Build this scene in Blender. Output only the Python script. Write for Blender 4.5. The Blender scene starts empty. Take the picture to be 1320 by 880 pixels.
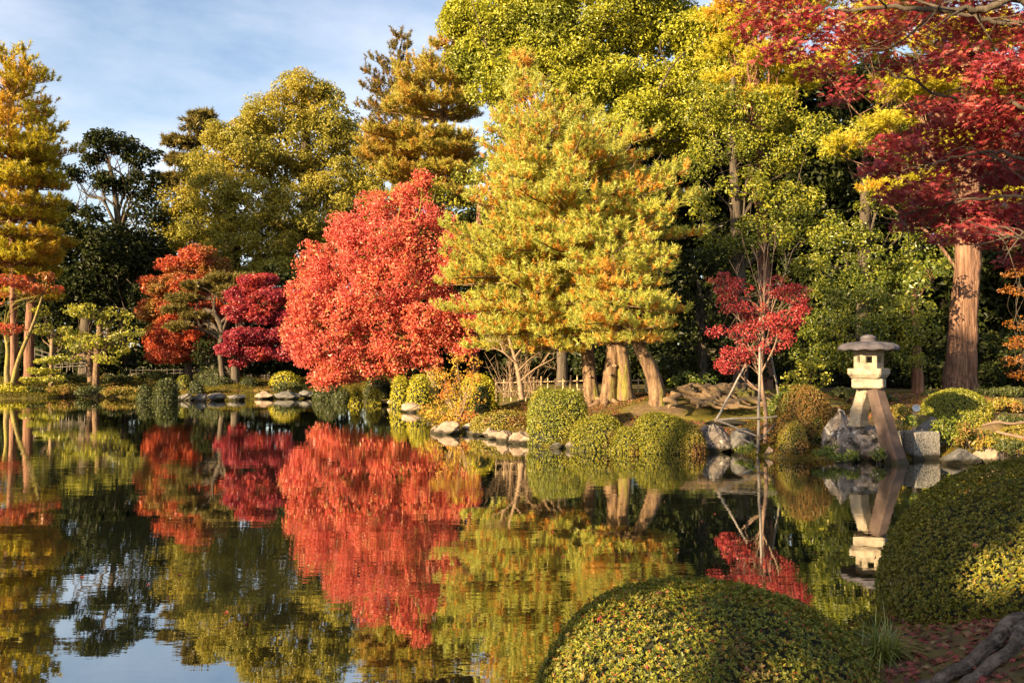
import bpy, math
import numpy as np

S = bpy.context.scene
R = math.radians
COL = S.collection

# ------------------------------------------------------------------ camera
FPX, W0, H0 = 1100.0, 1320.0, 880.0          # focal length and frame in photograph pixels
EYE, HORIZON = 2.1, 467.0
PITCH = math.atan((HORIZON - H0 / 2) / FPX)
cam = bpy.data.cameras.new("camera")
cam.sensor_width = 36.0
cam.lens = 36.0 * FPX / W0
cam.clip_end = 3000
cam.clip_start = 0.05
co = bpy.data.objects.new("camera", cam)
COL.objects.link(co)
co.location = (0, 0, EYE)
co.rotation_euler = (math.pi / 2 + PITCH, 0, 0)
S.camera = co

# ------------------------------------------------------------------ sky, sun, exposure
SUN_AZ, SUN_EL = R(50), R(18)                # sun behind the viewer, to the left
SUN = np.array([-math.sin(SUN_AZ) * math.cos(SUN_EL), -math.cos(SUN_AZ) * math.cos(SUN_EL), math.sin(SUN_EL)])
world = bpy.data.worlds.new("World")
S.world = world
world.use_nodes = True
nt = world.node_tree
nt.nodes.clear()
def wn(t, **kw):
    n = nt.nodes.new(t)
    for k, v in kw.items():
        setattr(n, k, v)
    return n
sky = wn('ShaderNodeTexSky', sky_type='NISHITA', sun_disc=False)
sky.sun_elevation = SUN_EL
sky.sun_rotation = math.atan2(SUN[0], SUN[1])
sky.air_density = 1.0
sky.dust_density = 1.0
sky.ozone_density = 1.5
tc = wn('ShaderNodeTexCoord')
mp = wn('ShaderNodeMapping')
mp.inputs['Scale'].default_value = (1.0, 1.0, 2.6)
nz = wn('ShaderNodeTexNoise')
nz.inputs['Scale'].default_value = 2.0
nz.inputs['Detail'].default_value = 7
nz.inputs['Roughness'].default_value = 0.58
cr = wn('ShaderNodeValToRGB')
cr.color_ramp.elements[0].position = 0.36
cr.color_ramp.elements[0].color = (0.03, 0.03, 0.03, 1)
cr.color_ramp.elements[1].position = 0.74
cr.color_ramp.elements[1].color = (0.62, 0.62, 0.62, 1)
mx = wn('ShaderNodeMix', data_type='RGBA')
mx.inputs[7].default_value = (6.6, 6.4, 6.6, 1)
bg = wn('ShaderNodeBackground')
bg.inputs['Strength'].default_value = 0.062
wo = wn('ShaderNodeOutputWorld')
L = nt.links.new
L(tc.outputs['Generated'], mp.inputs['Vector'])
L(mp.outputs[0], nz.inputs['Vector'])
L(nz.outputs[0], cr.inputs[0])
L(cr.outputs[0], mx.inputs[0])
L(sky.outputs[0], mx.inputs[6])
L(mx.outputs[2], bg.inputs[0])
L(bg.outputs[0], wo.inputs[0])

sl = bpy.data.lights.new("sun", 'SUN')
sl.energy = 5.0
sl.angle = R(0.5)
sl.color = (1.0, 0.75, 0.42)
so = bpy.data.objects.new("sun", sl)
COL.objects.link(so)
so.rotation_euler = (math.pi / 2 - SUN_EL, 0, -SUN_AZ)
so.location = tuple(SUN * 60)

S.view_settings.view_transform = 'Standard'
S.view_settings.look = 'None'
S.view_settings.gamma = 1.0
S.view_settings.exposure = 1.98
S.view_settings.use_curve_mapping = False
S.render.engine = 'CYCLES'
cy = S.cycles
cy.max_bounces = 6
cy.diffuse_bounces = 2
cy.glossy_bounces = 3
cy.transmission_bounces = 3
cy.transparent_max_bounces = 4
cy.caustics_reflective = False
cy.caustics_refractive = False
cy.use_denoising = True

# ------------------------------------------------------------------ pixel -> place
CP, SP = math.cos(PITCH), math.sin(PITCH)
def ray(px, py):
    u, v = (px - W0 / 2) / FPX, (H0 / 2 - py) / FPX
    return np.array([u, CP - SP * v, SP + CP * v])
def at(px, py, Y):
    d = ray(px, py)
    return np.array([0, 0, EYE]) + d * (Y / d[1])
def on_plane(px, py, z=0.0):
    d = ray(px, py)
    return np.array([0, 0, EYE]) + d * ((z - EYE) / d[2])

rng = np.random.default_rng(11)
def unit(v):
    return v / np.maximum(np.linalg.norm(v, axis=-1, keepdims=True), 1e-9)
def rdir(n, r=None):
    return unit((r or rng).normal(size=(n, 3)))

# ------------------------------------------------------------------ mesh collecting
class MB:
    def __init__(s):
        s.V, s.F, s.n = [], [], 0
    def add(s, V, F, mi=0):
        V = np.asarray(V, float).reshape(-1, 3)
        F = np.asarray(F, np.int64)
        if len(V) == 0 or len(F) == 0:
            return
        s.V.append(V)
        s.F.append((F + s.n, mi))
        s.n += len(V)
    def poly(s, V, mi=0):
        s.add(V, np.arange(len(V)).reshape(1, -1), mi)
    def box(s, c, size, mi=0, rot=0.0):
        x, y, z = np.array(size) / 2
        P = np.array([[-x,-y,-z],[x,-y,-z],[x,y,-z],[-x,y,-z],[-x,-y,z],[x,-y,z],[x,y,z],[-x,y,z]])
        cr_, sr_ = math.cos(rot), math.sin(rot)
        P = np.stack([P[:,0]*cr_-P[:,1]*sr_, P[:,0]*sr_+P[:,1]*cr_, P[:,2]], 1) + np.array(c)
        s.add(P, [[0,3,2,1],[4,5,6,7],[0,1,5,4],[1,2,6,5],[2,3,7,6],[3,0,4,7]], mi)
    def tube(s, pts, rad, seg=8, mi=0, rough=0.0, r=None, close=True, ridge=0.0):
        r = r or rng
        pts = np.asarray(pts, float)
        rad = np.broadcast_to(np.asarray(rad, float), (len(pts),)).copy()
        T = unit(np.gradient(pts, axis=0))
        up = np.array([0.13, 0.97, 0.2])
        A = unit(np.cross(T, up))
        B = np.cross(T, A)
        th = np.linspace(0, 2 * math.pi, seg, endpoint=False)
        prof = 1 + rough * r.normal(size=seg) * 0.6 + ridge * r.normal(size=seg)
        k = rad[:, None] * prof[None] * (1 + rough * r.normal(size=(len(pts), seg)) * 0.5)
        V = pts[:, None] + A[:, None] * (np.cos(th)[None] * k)[..., None] + B[:, None] * (np.sin(th)[None] * k)[..., None]
        n = len(pts)
        i = np.arange(n - 1)[:, None] * seg
        j = np.arange(seg)[None]
        jn = (j + 1) % seg
        F = np.stack([i + j, i + jn, i + seg + jn, i + seg + j], -1).reshape(-1, 4)
        s.add(V.reshape(-1, 3), F, mi)
        if close:
            s.add(V[-1], np.arange(seg).reshape(1, -1), mi)
            s.add(V[0], np.arange(seg)[::-1].reshape(1, -1), mi)
    def build(s, name, mats, parent=None, loc=None, smooth=False, label=None):
        me = bpy.data.meshes.new(name)
        if loc is None:
            loc = np.array(parent['_w']) if parent is not None else np.zeros(3)
        V = np.concatenate(s.V) - np.asarray(loc)
        loops, starts, mi, tot = [], [], [], 0
        for F, m in s.F:
            k = F.shape[1]
            loops.append(F.reshape(-1))
            starts.append(tot + np.arange(len(F)) * k)
            mi.append(np.full(len(F), m))
            tot += F.size
        loops = np.concatenate(loops).astype(np.int32)
        starts = np.concatenate(starts).astype(np.int32)
        mi = np.concatenate(mi).astype(np.int32)
        me.vertices.add(len(V)); me.loops.add(len(loops)); me.polygons.add(len(starts))
        me.vertices.foreach_set('co', V.astype(np.float32).ravel())
        me.loops.foreach_set('vertex_index', loops)
        me.polygons.foreach_set('loop_start', starts)
        me.polygons.foreach_set('material_index', mi)
        if smooth:
            me.polygons.foreach_set('use_smooth', np.ones(len(starts), bool))
        else:
            me.polygons.foreach_set('use_smooth', np.zeros(len(starts), bool))
        for m in (mats if isinstance(mats, (list, tuple)) else [mats]):
            me.materials.append(m)
        me.update(calc_edges=True)
        me.validate()
        o = bpy.data.objects.new(name, me)
        COL.objects.link(o)
        if parent is not None:
            o.parent = parent
        else:
            o.location = tuple(loc)
        if label:
            o['label'] = label
        return o

def tag(o, label, cat, group=None, kind=None):
    if label: o['label'] = label
    if cat: o['category'] = cat
    if group: o['group'] = group
    if kind: o['kind'] = kind
    return o
def thing(name, label, cat, loc, group=None):
    o = bpy.data.objects.new(name, None)
    COL.objects.link(o)
    o.location = tuple(float(v) for v in loc)
    o['_w'] = [float(v) for v in loc]
    o.empty_display_size = 0.2
    return tag(o, label, cat, group)

# ------------------------------------------------------------------ materials
class NT:
    def __init__(s, name):
        s.m = bpy.data.materials.new(name)
        s.m.use_nodes = True
        s.t = s.m.node_tree
        s.t.nodes.clear()
        s.out = s.n('ShaderNodeOutputMaterial')
    def n(s, t, ins=None, **kw):
        n = s.t.nodes.new(t)
        for k, v in kw.items():
            setattr(n, k, v)
        for k, v in (ins or {}).items():
            if isinstance(v, bpy.types.NodeSocket):
                s.t.links.new(v, n.inputs[k])
            else:
                n.inputs[k].default_value = v
        return n
    def ramp(s, fac, stops, interp='LINEAR'):
        n = s.n('ShaderNodeValToRGB', {0: fac})
        e = n.color_ramp.elements
        n.color_ramp.interpolation = interp
        while len(e) < len(stops):
            e.new(0.5)
        for x, (p, c) in zip(e, stops):
            x.position = p
            x.color = (*c, 1) if len(c) == 3 else c
        return n.outputs[0]
    def mix(s, f, a, b, blend='MIX'):
        n = s.n('ShaderNodeMix', data_type='RGBA', blend_type=blend)
        for k, v in ((0, f), (6, a), (7, b)):
            if isinstance(v, bpy.types.NodeSocket):
                s.t.links.new(v, n.inputs[k])
            elif k == 0:
                n.inputs[0].default_value = v
            else:
                n.inputs[k].default_value = (*v, 1)
        return n.outputs[2]
    def noise(s, scale, detail=4, rough=0.55, vec=None, dist=0.0):
        n = s.n('ShaderNodeTexNoise', {'Scale': scale, 'Detail': detail, 'Roughness': rough, 'Distortion': dist})
        if vec is not None:
            s.t.links.new(vec, n.inputs['Vector'])
        return n.outputs[0]
    def objvec(s, scale=(1, 1, 1)):
        t = s.n('ShaderNodeTexCoord')
        m = s.n('ShaderNodeMapping', {'Scale': scale})
        s.t.links.new(t.outputs['Object'], m.inputs['Vector'])
        return m.outputs[0]
    def done(s, shader):
        s.t.links.new(shader, s.out.inputs['Surface'])
        return s.m

def leaf_mat(name, main, patch=None, patch_scale=0.35, patch_at=(0.5, 0.62), trans=0.35, gloss=0.03, rough=0.45):
    """main / patch: lists of (position, colour) picked at random per leaf; patch colours grow in soft clumps"""
    g = NT(name)
    geo = g.n('ShaderNodeNewGeometry')
    rnd = geo.outputs['Random Per Island']
    col = g.ramp(rnd, main)
    if patch:
        nz = g.noise(patch_scale, 3, 0.6, g.objvec())
        f = g.ramp(nz, [(patch_at[0], (0, 0, 0)), (patch_at[1], (1, 1, 1))])
        col = g.mix(f, col, g.ramp(rnd, patch))
    d = g.n('ShaderNodeBsdfDiffuse', {'Color': col})
    t = g.n('ShaderNodeBsdfTranslucent', {'Color': col})
    m = g.n('ShaderNodeMixShader', {0: trans, 1: d.outputs[0], 2: t.outputs[0]})
    if gloss > 0:
        gl = g.n('ShaderNodeBsdfGlossy', {'Color': (1, 1, 1, 1), 'Roughness': rough})
        m = g.n('ShaderNodeMixShader', {0: gloss, 1: m.outputs[0], 2: gl.outputs[0]})
    return g.done(m.outputs[0])

def solid_mat(name, stops, scale=3.0, stretch=(1, 1, 1), rough=0.85, bump=0.4, bscale=12.0, bdist=0.02, detail=6, over=None, spec=0.3, wet=0.0):
    """noise-toned matte surface with bump; over = (colour, scale, lo, hi) second layer of blotches"""
    g = NT(name)
    v = g.objvec(stretch)
    col = g.ramp(g.noise(scale, detail, 0.62, v), stops)
    for o in (over or []):
        f = g.ramp(g.noise(o[1], 5, 0.65, v), [(o[2], (0, 0, 0)), (o[3], (1, 1, 1))])
        col = g.mix(f, col, o[0])
    if wet:
        sx = g.n('ShaderNodeSeparateXYZ', {0: v})
        lvl = g.n('ShaderNodeMath', {0: sx.outputs[2], 1: g.n('ShaderNodeMath', {0: g.noise(6.0, 4, 0.6, v), 1: wet}, operation='MULTIPLY').outputs[0]}, operation='SUBTRACT').outputs[0]
        f = g.ramp(lvl, [(0.0, (1, 1, 1)), (0.06, (0, 0, 0))])
        col = g.mix(f, col, (0.035, 0.03, 0.018))
    b = g.n('ShaderNodeBump', {'Strength': bump, 'Distance': bdist, 'Height': g.noise(bscale, 7, 0.65, v)})
    p = g.n('ShaderNodeBsdfPrincipled', {'Base Color': col, 'Roughness': rough, 'Normal': b.outputs[0], 'Specular IOR Level': spec})
    return g.done(p.outputs[0])

M = {}
# broad leaves
M['olive'] = leaf_mat('olive_leaves', [(0, (0.20, 0.19, 0.024)), (0.6, (0.35, 0.31, 0.045)), (1, (0.47, 0.40, 0.07))], [(0, (0.34, 0.26, 0.03)), (1, (0.47, 0.38, 0.055))], 0.22, gloss=0.02)
M['yolive'] = leaf_mat('yellow_green_leaves', [(0, (0.22, 0.24, 0.018)), (0.5, (0.36, 0.36, 0.026)), (1, (0.50, 0.46, 0.05))], [(0, (0.16, 0.19, 0.02)), (1, (0.30, 0.31, 0.035))], 0.3, gloss=0.025)
M['ygreen'] = leaf_mat('yellow_and_green_leaves', [(0, (0.10, 0.13, 0.012)), (0.5, (0.22, 0.23, 0.018)), (1, (0.42, 0.38, 0.04))], [(0, (0.07, 0.10, 0.012)), (1, (0.18, 0.20, 0.025))], 0.4, gloss=0.025)
M['ever'] = leaf_mat('evergreen_leaves', [(0, (0.045, 0.07, 0.010)), (0.6, (0.13, 0.16, 0.018)), (1, (0.32, 0.31, 0.04))], [(0, (0.15, 0.17, 0.015)), (1, (0.38, 0.36, 0.045))], 0.35, gloss=0.03, rough=0.4)
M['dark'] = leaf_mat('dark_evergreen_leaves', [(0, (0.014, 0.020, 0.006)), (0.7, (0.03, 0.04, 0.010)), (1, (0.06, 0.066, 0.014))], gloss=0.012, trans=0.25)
M['lime'] = leaf_mat('yellow_lime_leaves', [(0, (0.22, 0.24, 0.02)), (0.5, (0.38, 0.36, 0.03)), (1, (0.50, 0.44, 0.06))], [(0, (0.16, 0.17, 0.03)), (1, (0.28, 0.27, 0.06))], 0.6, gloss=0.03)
# red maples
M['scarlet'] = leaf_mat('scarlet_leaves', [(0, (0.44, 0.05, 0.035)), (0.45, (0.72, 0.145, 0.09)), (0.8, (0.80, 0.25, 0.15)), (0.93, (0.74, 0.38, 0.15)), (1, (0.42, 0.34, 0.06))], [(0, (0.58, 0.085, 0.07)), (1, (0.80, 0.22, 0.16))], 0.4, gloss=0.03, trans=0.42)
M['crimson'] = leaf_mat('crimson_leaves', [(0, (0.19, 0.017, 0.036)), (0.6, (0.36, 0.032, 0.055)), (1, (0.50, 0.07, 0.07))], [(0, (0.45, 0.05, 0.03)), (1, (0.60, 0.10, 0.05))], 0.5, gloss=0.03)
M['orangered'] = leaf_mat('orange_red_leaves', [(0, (0.32, 0.036, 0.024)), (0.6, (0.56, 0.10, 0.04)), (1, (0.66, 0.20, 0.055))], [(0, (0.20, 0.10, 0.02)), (1, (0.34, 0.20, 0.03))], 0.33, (0.50, 0.62), gloss=0.03)
M['youngred'] = leaf_mat('young_maple_leaves', [(0, (0.22, 0.016, 0.03)), (0.6, (0.40, 0.04, 0.045)), (1, (0.52, 0.10, 0.06))], [(0, (0.44, 0.08, 0.04)), (1, (0.55, 0.19, 0.06))], 1.1, (0.58, 0.68), gloss=0.03)
M['nearred'] = leaf_mat('overhanging_maple_leaves', [(0, (0.22, 0.028, 0.042)), (0.5, (0.42, 0.05, 0.06)), (0.8, (0.52, 0.085, 0.07)), (0.94, (0.34, 0.11, 0.06)), (1, (0.27, 0.19, 0.14))], [(0, (0.28, 0.032, 0.03)), (1, (0.48, 0.09, 0.035))], 0.9, (0.52, 0.64), gloss=0.04, trans=0.45)
M['orange'] = leaf_mat('orange_leaves', [(0, (0.22, 0.06, 0.015)), (1, (0.34, 0.15, 0.02))], gloss=0.02)
M['goldbush'] = leaf_mat('golden_bush_leaves', [(0, (0.45, 0.22, 0.03)), (0.6, (0.55, 0.38, 0.04)), (1, (0.60, 0.45, 0.10))], [(0, (0.50, 0.14, 0.04)), (1, (0.60, 0.26, 0.07))], 1.6, gloss=0.02)
# pines
M['gpine'] = leaf_mat('golden_pine_needles', [(0, (0.24, 0.33, 0.055)), (0.45, (0.46, 0.48, 0.075)), (0.8, (0.66, 0.56, 0.085)), (1, (0.76, 0.64, 0.15))], [(0, (0.70, 0.33, 0.05)), (1, (0.80, 0.48, 0.10))], 1.0, (0.57, 0.64), trans=0.5, gloss=0.03)
M['oldneedle'] = leaf_mat('old_orange_needles', [(0, (0.50, 0.22, 0.03)), (0.6, (0.68, 0.34, 0.05)), (1, (0.76, 0.46, 0.09))], trans=0.45, gloss=0.02)
M['oldamber'] = leaf_mat('old_amber_needles', [(0, (0.30, 0.14, 0.02)), (0.6, (0.46, 0.23, 0.03)), (1, (0.56, 0.32, 0.04))], trans=0.4, gloss=0.02)
M['lpine'] = leaf_mat('olive_pine_needles', [(0, (0.24, 0.22, 0.03)), (0.5, (0.42, 0.36, 0.05)), (1, (0.58, 0.47, 0.085))], [(0, (0.42, 0.23, 0.03)), (1, (0.52, 0.31, 0.05))], 0.4, trans=0.42, gloss=0.02)
M['ypine'] = leaf_mat('yellow_pine_needles', [(0, (0.36, 0.33, 0.02)), (0.5, (0.54, 0.47, 0.03)), (1, (0.66, 0.56, 0.07))], [(0, (0.60, 0.32, 0.03)), (1, (0.68, 0.42, 0.05))], 0.5, (0.55, 0.65), trans=0.45, gloss=0.02)
M['leftcon'] = leaf_mat('amber_conifer_needles', [(0, (0.24, 0.21, 0.014)), (0.5, (0.46, 0.38, 0.02)), (1, (0.64, 0.52, 0.035))], [(0, (0.52, 0.28, 0.02)), (1, (0.58, 0.36, 0.03))], 0.3, trans=0.42, gloss=0.02)
M['dpine'] = leaf_mat('dull_pine_needles', [(0, (0.10, 0.085, 0.02)), (1, (0.24, 0.18, 0.04))], trans=0.25, gloss=0.02)
# clipped shrubs and low plants
M['azalea'] = leaf_mat('clipped_azalea_leaves', [(0, (0.11, 0.13, 0.015)), (0.6, (0.22, 0.23, 0.02)), (1, (0.34, 0.31, 0.04))], [(0, (0.26, 0.23, 0.02)), (1, (0.38, 0.32, 0.04))], 1.2, trans=0.25, gloss=0.03)
M['azyel'] = leaf_mat('yellow_azalea_leaves', [(0, (0.28, 0.26, 0.015)), (0.6, (0.45, 0.40, 0.02)), (1, (0.55, 0.46, 0.05))], trans=0.25, gloss=0.03)
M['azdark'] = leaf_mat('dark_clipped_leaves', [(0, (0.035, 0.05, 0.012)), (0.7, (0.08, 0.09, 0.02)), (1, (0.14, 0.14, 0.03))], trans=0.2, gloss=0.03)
M['azgold'] = leaf_mat('golden_brown_azalea_leaves', [(0, (0.16, 0.15, 0.02)), (0.6, (0.28, 0.23, 0.025)), (1, (0.36, 0.24, 0.05))], [(0, (0.26, 0.13, 0.03)), (1, (0.34, 0.18, 0.05))], 1.5, trans=0.25, gloss=0.03)
M['azmoss'] = leaf_mat('mossy_azalea_leaves', [(0, (0.09, 0.10, 0.012)), (0.6, (0.21, 0.20, 0.018)), (1, (0.34, 0.29, 0.03))], [(0, (0.20, 0.12, 0.03)), (1, (0.30, 0.19, 0.04))], 1.3, (0.55, 0.68), trans=0.25, gloss=0.02)
M['azred'] = leaf_mat('russet_azalea_leaves', [(0, (0.12, 0.10, 0.02)), (0.6, (0.22, 0.13, 0.03)), (1, (0.32, 0.15, 0.05))], [(0, (0.10, 0.12, 0.02)), (1, (0.20, 0.19, 0.03))], 1.4, trans=0.25, gloss=0.02)
M['nearaz'] = leaf_mat('near_azalea_leaves', [(0, (0.055, 0.075, 0.014)), (0.55, (0.16, 0.175, 0.016)), (0.86, (0.33, 0.28, 0.02)), (0.96, (0.26, 0.12, 0.025)), (1, (0.40, 0.06, 0.03))], [(0, (0.11, 0.085, 0.03)), (0.7, (0.17, 0.12, 0.04)), (1, (0.22, 0.10, 0.05))], 2.2, (0.55, 0.7), trans=0.3, gloss=0.02)
M['nearaz2'] = leaf_mat('near_dome_leaves', [(0, (0.055, 0.066, 0.010)), (0.55, (0.16, 0.16, 0.013)), (0.9, (0.32, 0.26, 0.018)), (1, (0.24, 0.10, 0.025))], [(0, (0.12, 0.115, 0.016)), (1, (0.22, 0.18, 0.02))], 1.7, (0.5, 0.68), trans=0.3, gloss=0.02)
M['tuft'] = leaf_mat('sedge_blades', [(0, (0.10, 0.13, 0.02)), (0.6, (0.24, 0.26, 0.035)), (1, (0.44, 0.40, 0.09))], trans=0.3, gloss=0.05)
M['fern'] = leaf_mat('low_plant_leaves', [(0, (0.06, 0.10, 0.015)), (0.6, (0.14, 0.18, 0.025)), (1, (0.26, 0.26, 0.04))], trans=0.3, gloss=0.03)
M['moss'] = leaf_mat('moss_blades', [(0, (0.055, 0.055, 0.012)), (0.5, (0.12, 0.105, 0.016)), (1, (0.20, 0.16, 0.024))], [(0, (0.14, 0.085, 0.02)), (1, (0.22, 0.13, 0.03))], 0.5, trans=0.25, gloss=0.0)
M['fallen'] = leaf_mat('fallen_leaves', [(0, (0.07, 0.03, 0.02)), (0.3, (0.13, 0.035, 0.028)), (0.6, (0.24, 0.045, 0.04)), (0.8, (0.28, 0.09, 0.045)), (1, (0.26, 0.17, 0.08))], trans=0.15, gloss=0.02)
M['core'] = solid_mat('twig_core', [(0.3, (0.012, 0.014, 0.006)), (0.7, (0.03, 0.03, 0.012))], 8, bump=0)
# bark, stone, soil
M['bark'] = solid_mat('dark_bark', [(0.3, (0.035, 0.026, 0.018)), (0.7, (0.11, 0.085, 0.06))], 3, (3, 3, 0.7), bump=0.8, bscale=5, bdist=0.05)
M['pinebark'] = solid_mat('mossy_pine_bark', [(0.32, (0.035, 0.02, 0.012)), (0.5, (0.15, 0.09, 0.05)), (0.72, (0.29, 0.19, 0.11))], 2.5, (3.2, 3.2, 0.8), bump=1.0, bscale=4, bdist=0.08, over=[((0.20, 0.19, 0.03), 0.9, 0.55, 0.66)])
M['redbark'] = solid_mat('red_pine_bark', [(0.3, (0.05, 0.025, 0.015)), (0.5, (0.19, 0.09, 0.055)), (0.75, (0.30, 0.165, 0.105))], 2.2, (4, 4, 0.45), bump=1.0, bscale=4, bdist=0.06)
M['cedarbark'] = solid_mat('cedar_bark', [(0.34, (0.045, 0.024, 0.015)), (0.52, (0.19, 0.10, 0.062)), (0.72, (0.32, 0.185, 0.115))], 3.0, (5, 5, 0.22), bump=1.0, bscale=4.5, bdist=0.07)
M['mossbark'] = solid_mat('moss_covered_bark', [(0.3, (0.10, 0.07, 0.03)), (0.7, (0.26, 0.20, 0.08))], 3, (2, 2, 1), bump=0.8, bscale=6, bdist=0.04, over=[((0.24, 0.20, 0.03), 1.2, 0.45, 0.6)])
M['greybark'] = solid_mat('grey_maple_bark', [(0.32, (0.04, 0.028, 0.02)), (0.52, (0.17, 0.125, 0.09)), (0.75, (0.32, 0.255, 0.19))], 9, (1, 1, 1), bump=1.0, bscale=20, bdist=0.05, over=[((0.065, 0.048, 0.036), 26.0, 0.5, 0.66), ((0.08, 0.09, 0.04), 3.0, 0.6, 0.7)])
M['twig'] = solid_mat('pale_twig_bark', [(0.3, (0.15, 0.095, 0.055)), (0.7, (0.30, 0.205, 0.13))], 6, bump=0.2)
M['twigdark'] = solid_mat('bare_twig_bark', [(0.3, (0.12, 0.075, 0.05)), (0.7, (0.26, 0.17, 0.12))], 6, bump=0.2)
M['pole'] = solid_mat('weathered_pole_wood', [(0.3, (0.13, 0.11, 0.095)), (0.7, (0.27, 0.235, 0.205))], 5, (6, 6, 0.8), bump=0.3, bscale=8, bdist=0.01)
M['bamboo'] = solid_mat('weathered_bamboo', [(0.3, (0.38, 0.26, 0.14)), (0.7, (0.62, 0.46, 0.28))], 4, (1, 1, 1), bump=0.2)
M['greywood'] = solid_mat('grey_rail_wood', [(0.3, (0.09, 0.075, 0.06)), (0.7, (0.20, 0.17, 0.14))], 4, bump=0.2)
M['rootbark'] = solid_mat('bare_root_bark', [(0.3, (0.09, 0.055, 0.03)), (0.7, (0.27, 0.18, 0.095))], 3.5, bump=0.7, bscale=9, bdist=0.03, over=[((0.26, 0.22, 0.04), 0.8, 0.52, 0.64)])
STONE_OVER = [((0.035, 0.03, 0.026), 3.4, 0.52, 0.60), ((0.50, 0.46, 0.41), 5.5, 0.58, 0.64)]
M['marble'] = solid_mat('veined_shore_stone', [(0.3, (0.09, 0.072, 0.064)), (0.5, (0.20, 0.165, 0.145)), (0.7, (0.34, 0.295, 0.265))], 3.2, bump=1.0, bscale=5, bdist=0.10, over=STONE_OVER, wet=0.16)
M['paler'] = solid_mat('pale_shore_stone', [(0.3, (0.17, 0.115, 0.08)), (0.6, (0.33, 0.24, 0.18)), (0.8, (0.46, 0.37, 0.30))], 4, bump=0.9, bscale=7, bdist=0.05, over=[((0.30, 0.24, 0.05), 1.6, 0.60, 0.7)], wet=0.16)
M['greyst'] = solid_mat('grey_shore_stone', [(0.3, (0.06, 0.055, 0.05)), (0.6, (0.14, 0.13, 0.12)), (0.8, (0.25, 0.235, 0.215))], 4, bump=0.9, bscale=7, bdist=0.05, over=[((0.14, 0.13, 0.03), 1.6, 0.58, 0.7)], wet=0.16)
M['granite'] = solid_mat('speckled_granite', [(0.38, (0.06, 0.055, 0.05)), (0.5, (0.18, 0.165, 0.145)), (0.62, (0.30, 0.275, 0.24))], 34, bump=0.5, bscale=30, bdist=0.01, detail=3, wet=0.16)
M['warmst'] = solid_mat('warm_weathered_granite', [(0.3, (0.19, 0.15, 0.105)), (0.55, (0.29, 0.24, 0.175)), (0.75, (0.37, 0.315, 0.24))], 7, bump=0.6, bscale=28, bdist=0.012, over=[((0.10, 0.078, 0.058), 3.4, 0.54, 0.70), ((0.15, 0.14, 0.045), 2.1, 0.60, 0.72), ((0.42, 0.40, 0.35), 11.0, 0.64, 0.70)])
M['legst'] = solid_mat('stained_shaded_granite', [(0.3, (0.055, 0.036, 0.029)), (0.55, (0.095, 0.063, 0.052)), (0.8, (0.155, 0.115, 0.095))], 4.5, bump=0.6, bscale=26, bdist=0.012, over=[((0.07, 0.045, 0.04), 2.2, 0.54, 0.7), ((0.34, 0.29, 0.24), 9.0, 0.68, 0.74)], wet=0.16)  # dark brown base carries painted shade of the long leg besides its stain
M['roofst'] = solid_mat('dark_lichened_roof_stone', [(0.3, (0.035, 0.03, 0.037)), (0.6, (0.075, 0.066, 0.076)), (0.8, (0.17, 0.155, 0.16))], 6, bump=0.6, bscale=22, bdist=0.015)
M['white'] = solid_mat('white_lamp_enamel', [(0.3, (0.62, 0.60, 0.58)), (0.7, (0.72, 0.70, 0.68))], 5, bump=0.0, rough=0.5)
M['lens'] = solid_mat('lamp_glass', [(0.3, (0.30, 0.31, 0.33)), (0.7, (0.42, 0.43, 0.45))], 5, bump=0.0, rough=0.1, spec=0.8)

def ground_mat():
    g = NT('mossy_soil')
    t = g.n('ShaderNodeTexCoord').outputs['Object']
    a = g.noise(0.35, 6, 0.62, t)
    b = g.noise(5.0, 6, 0.7, t)
    c = g.noise(42.0, 4, 0.7, t)
    soil = g.ramp(b, [(0.3, (0.07, 0.045, 0.028)), (0.7, (0.18, 0.12, 0.07))])
    moss = g.ramp(b, [(0.3, (0.055, 0.052, 0.012)), (0.7, (0.15, 0.12, 0.02))])
    col = g.mix(g.ramp(a, [(0.40, (0, 0, 0)), (0.54, (1, 1, 1))]), soil, moss)
    col = g.mix(g.ramp(c, [(0.60, (0, 0, 0)), (0.70, (1, 1, 1))]), col, (0.19, 0.085, 0.035))
    bm = g.n('ShaderNodeBump', {'Strength': 0.8, 'Distance': 0.05, 'Height': g.noise(9.0, 8, 0.7, t)})
    p = g.n('ShaderNodeBsdfPrincipled', {'Base Color': col, 'Roughness': 0.95, 'Normal': bm.outputs[0], 'Specular IOR Level': 0.1})
    return g.done(p.outputs[0])
M['ground'] = ground_mat()

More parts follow.
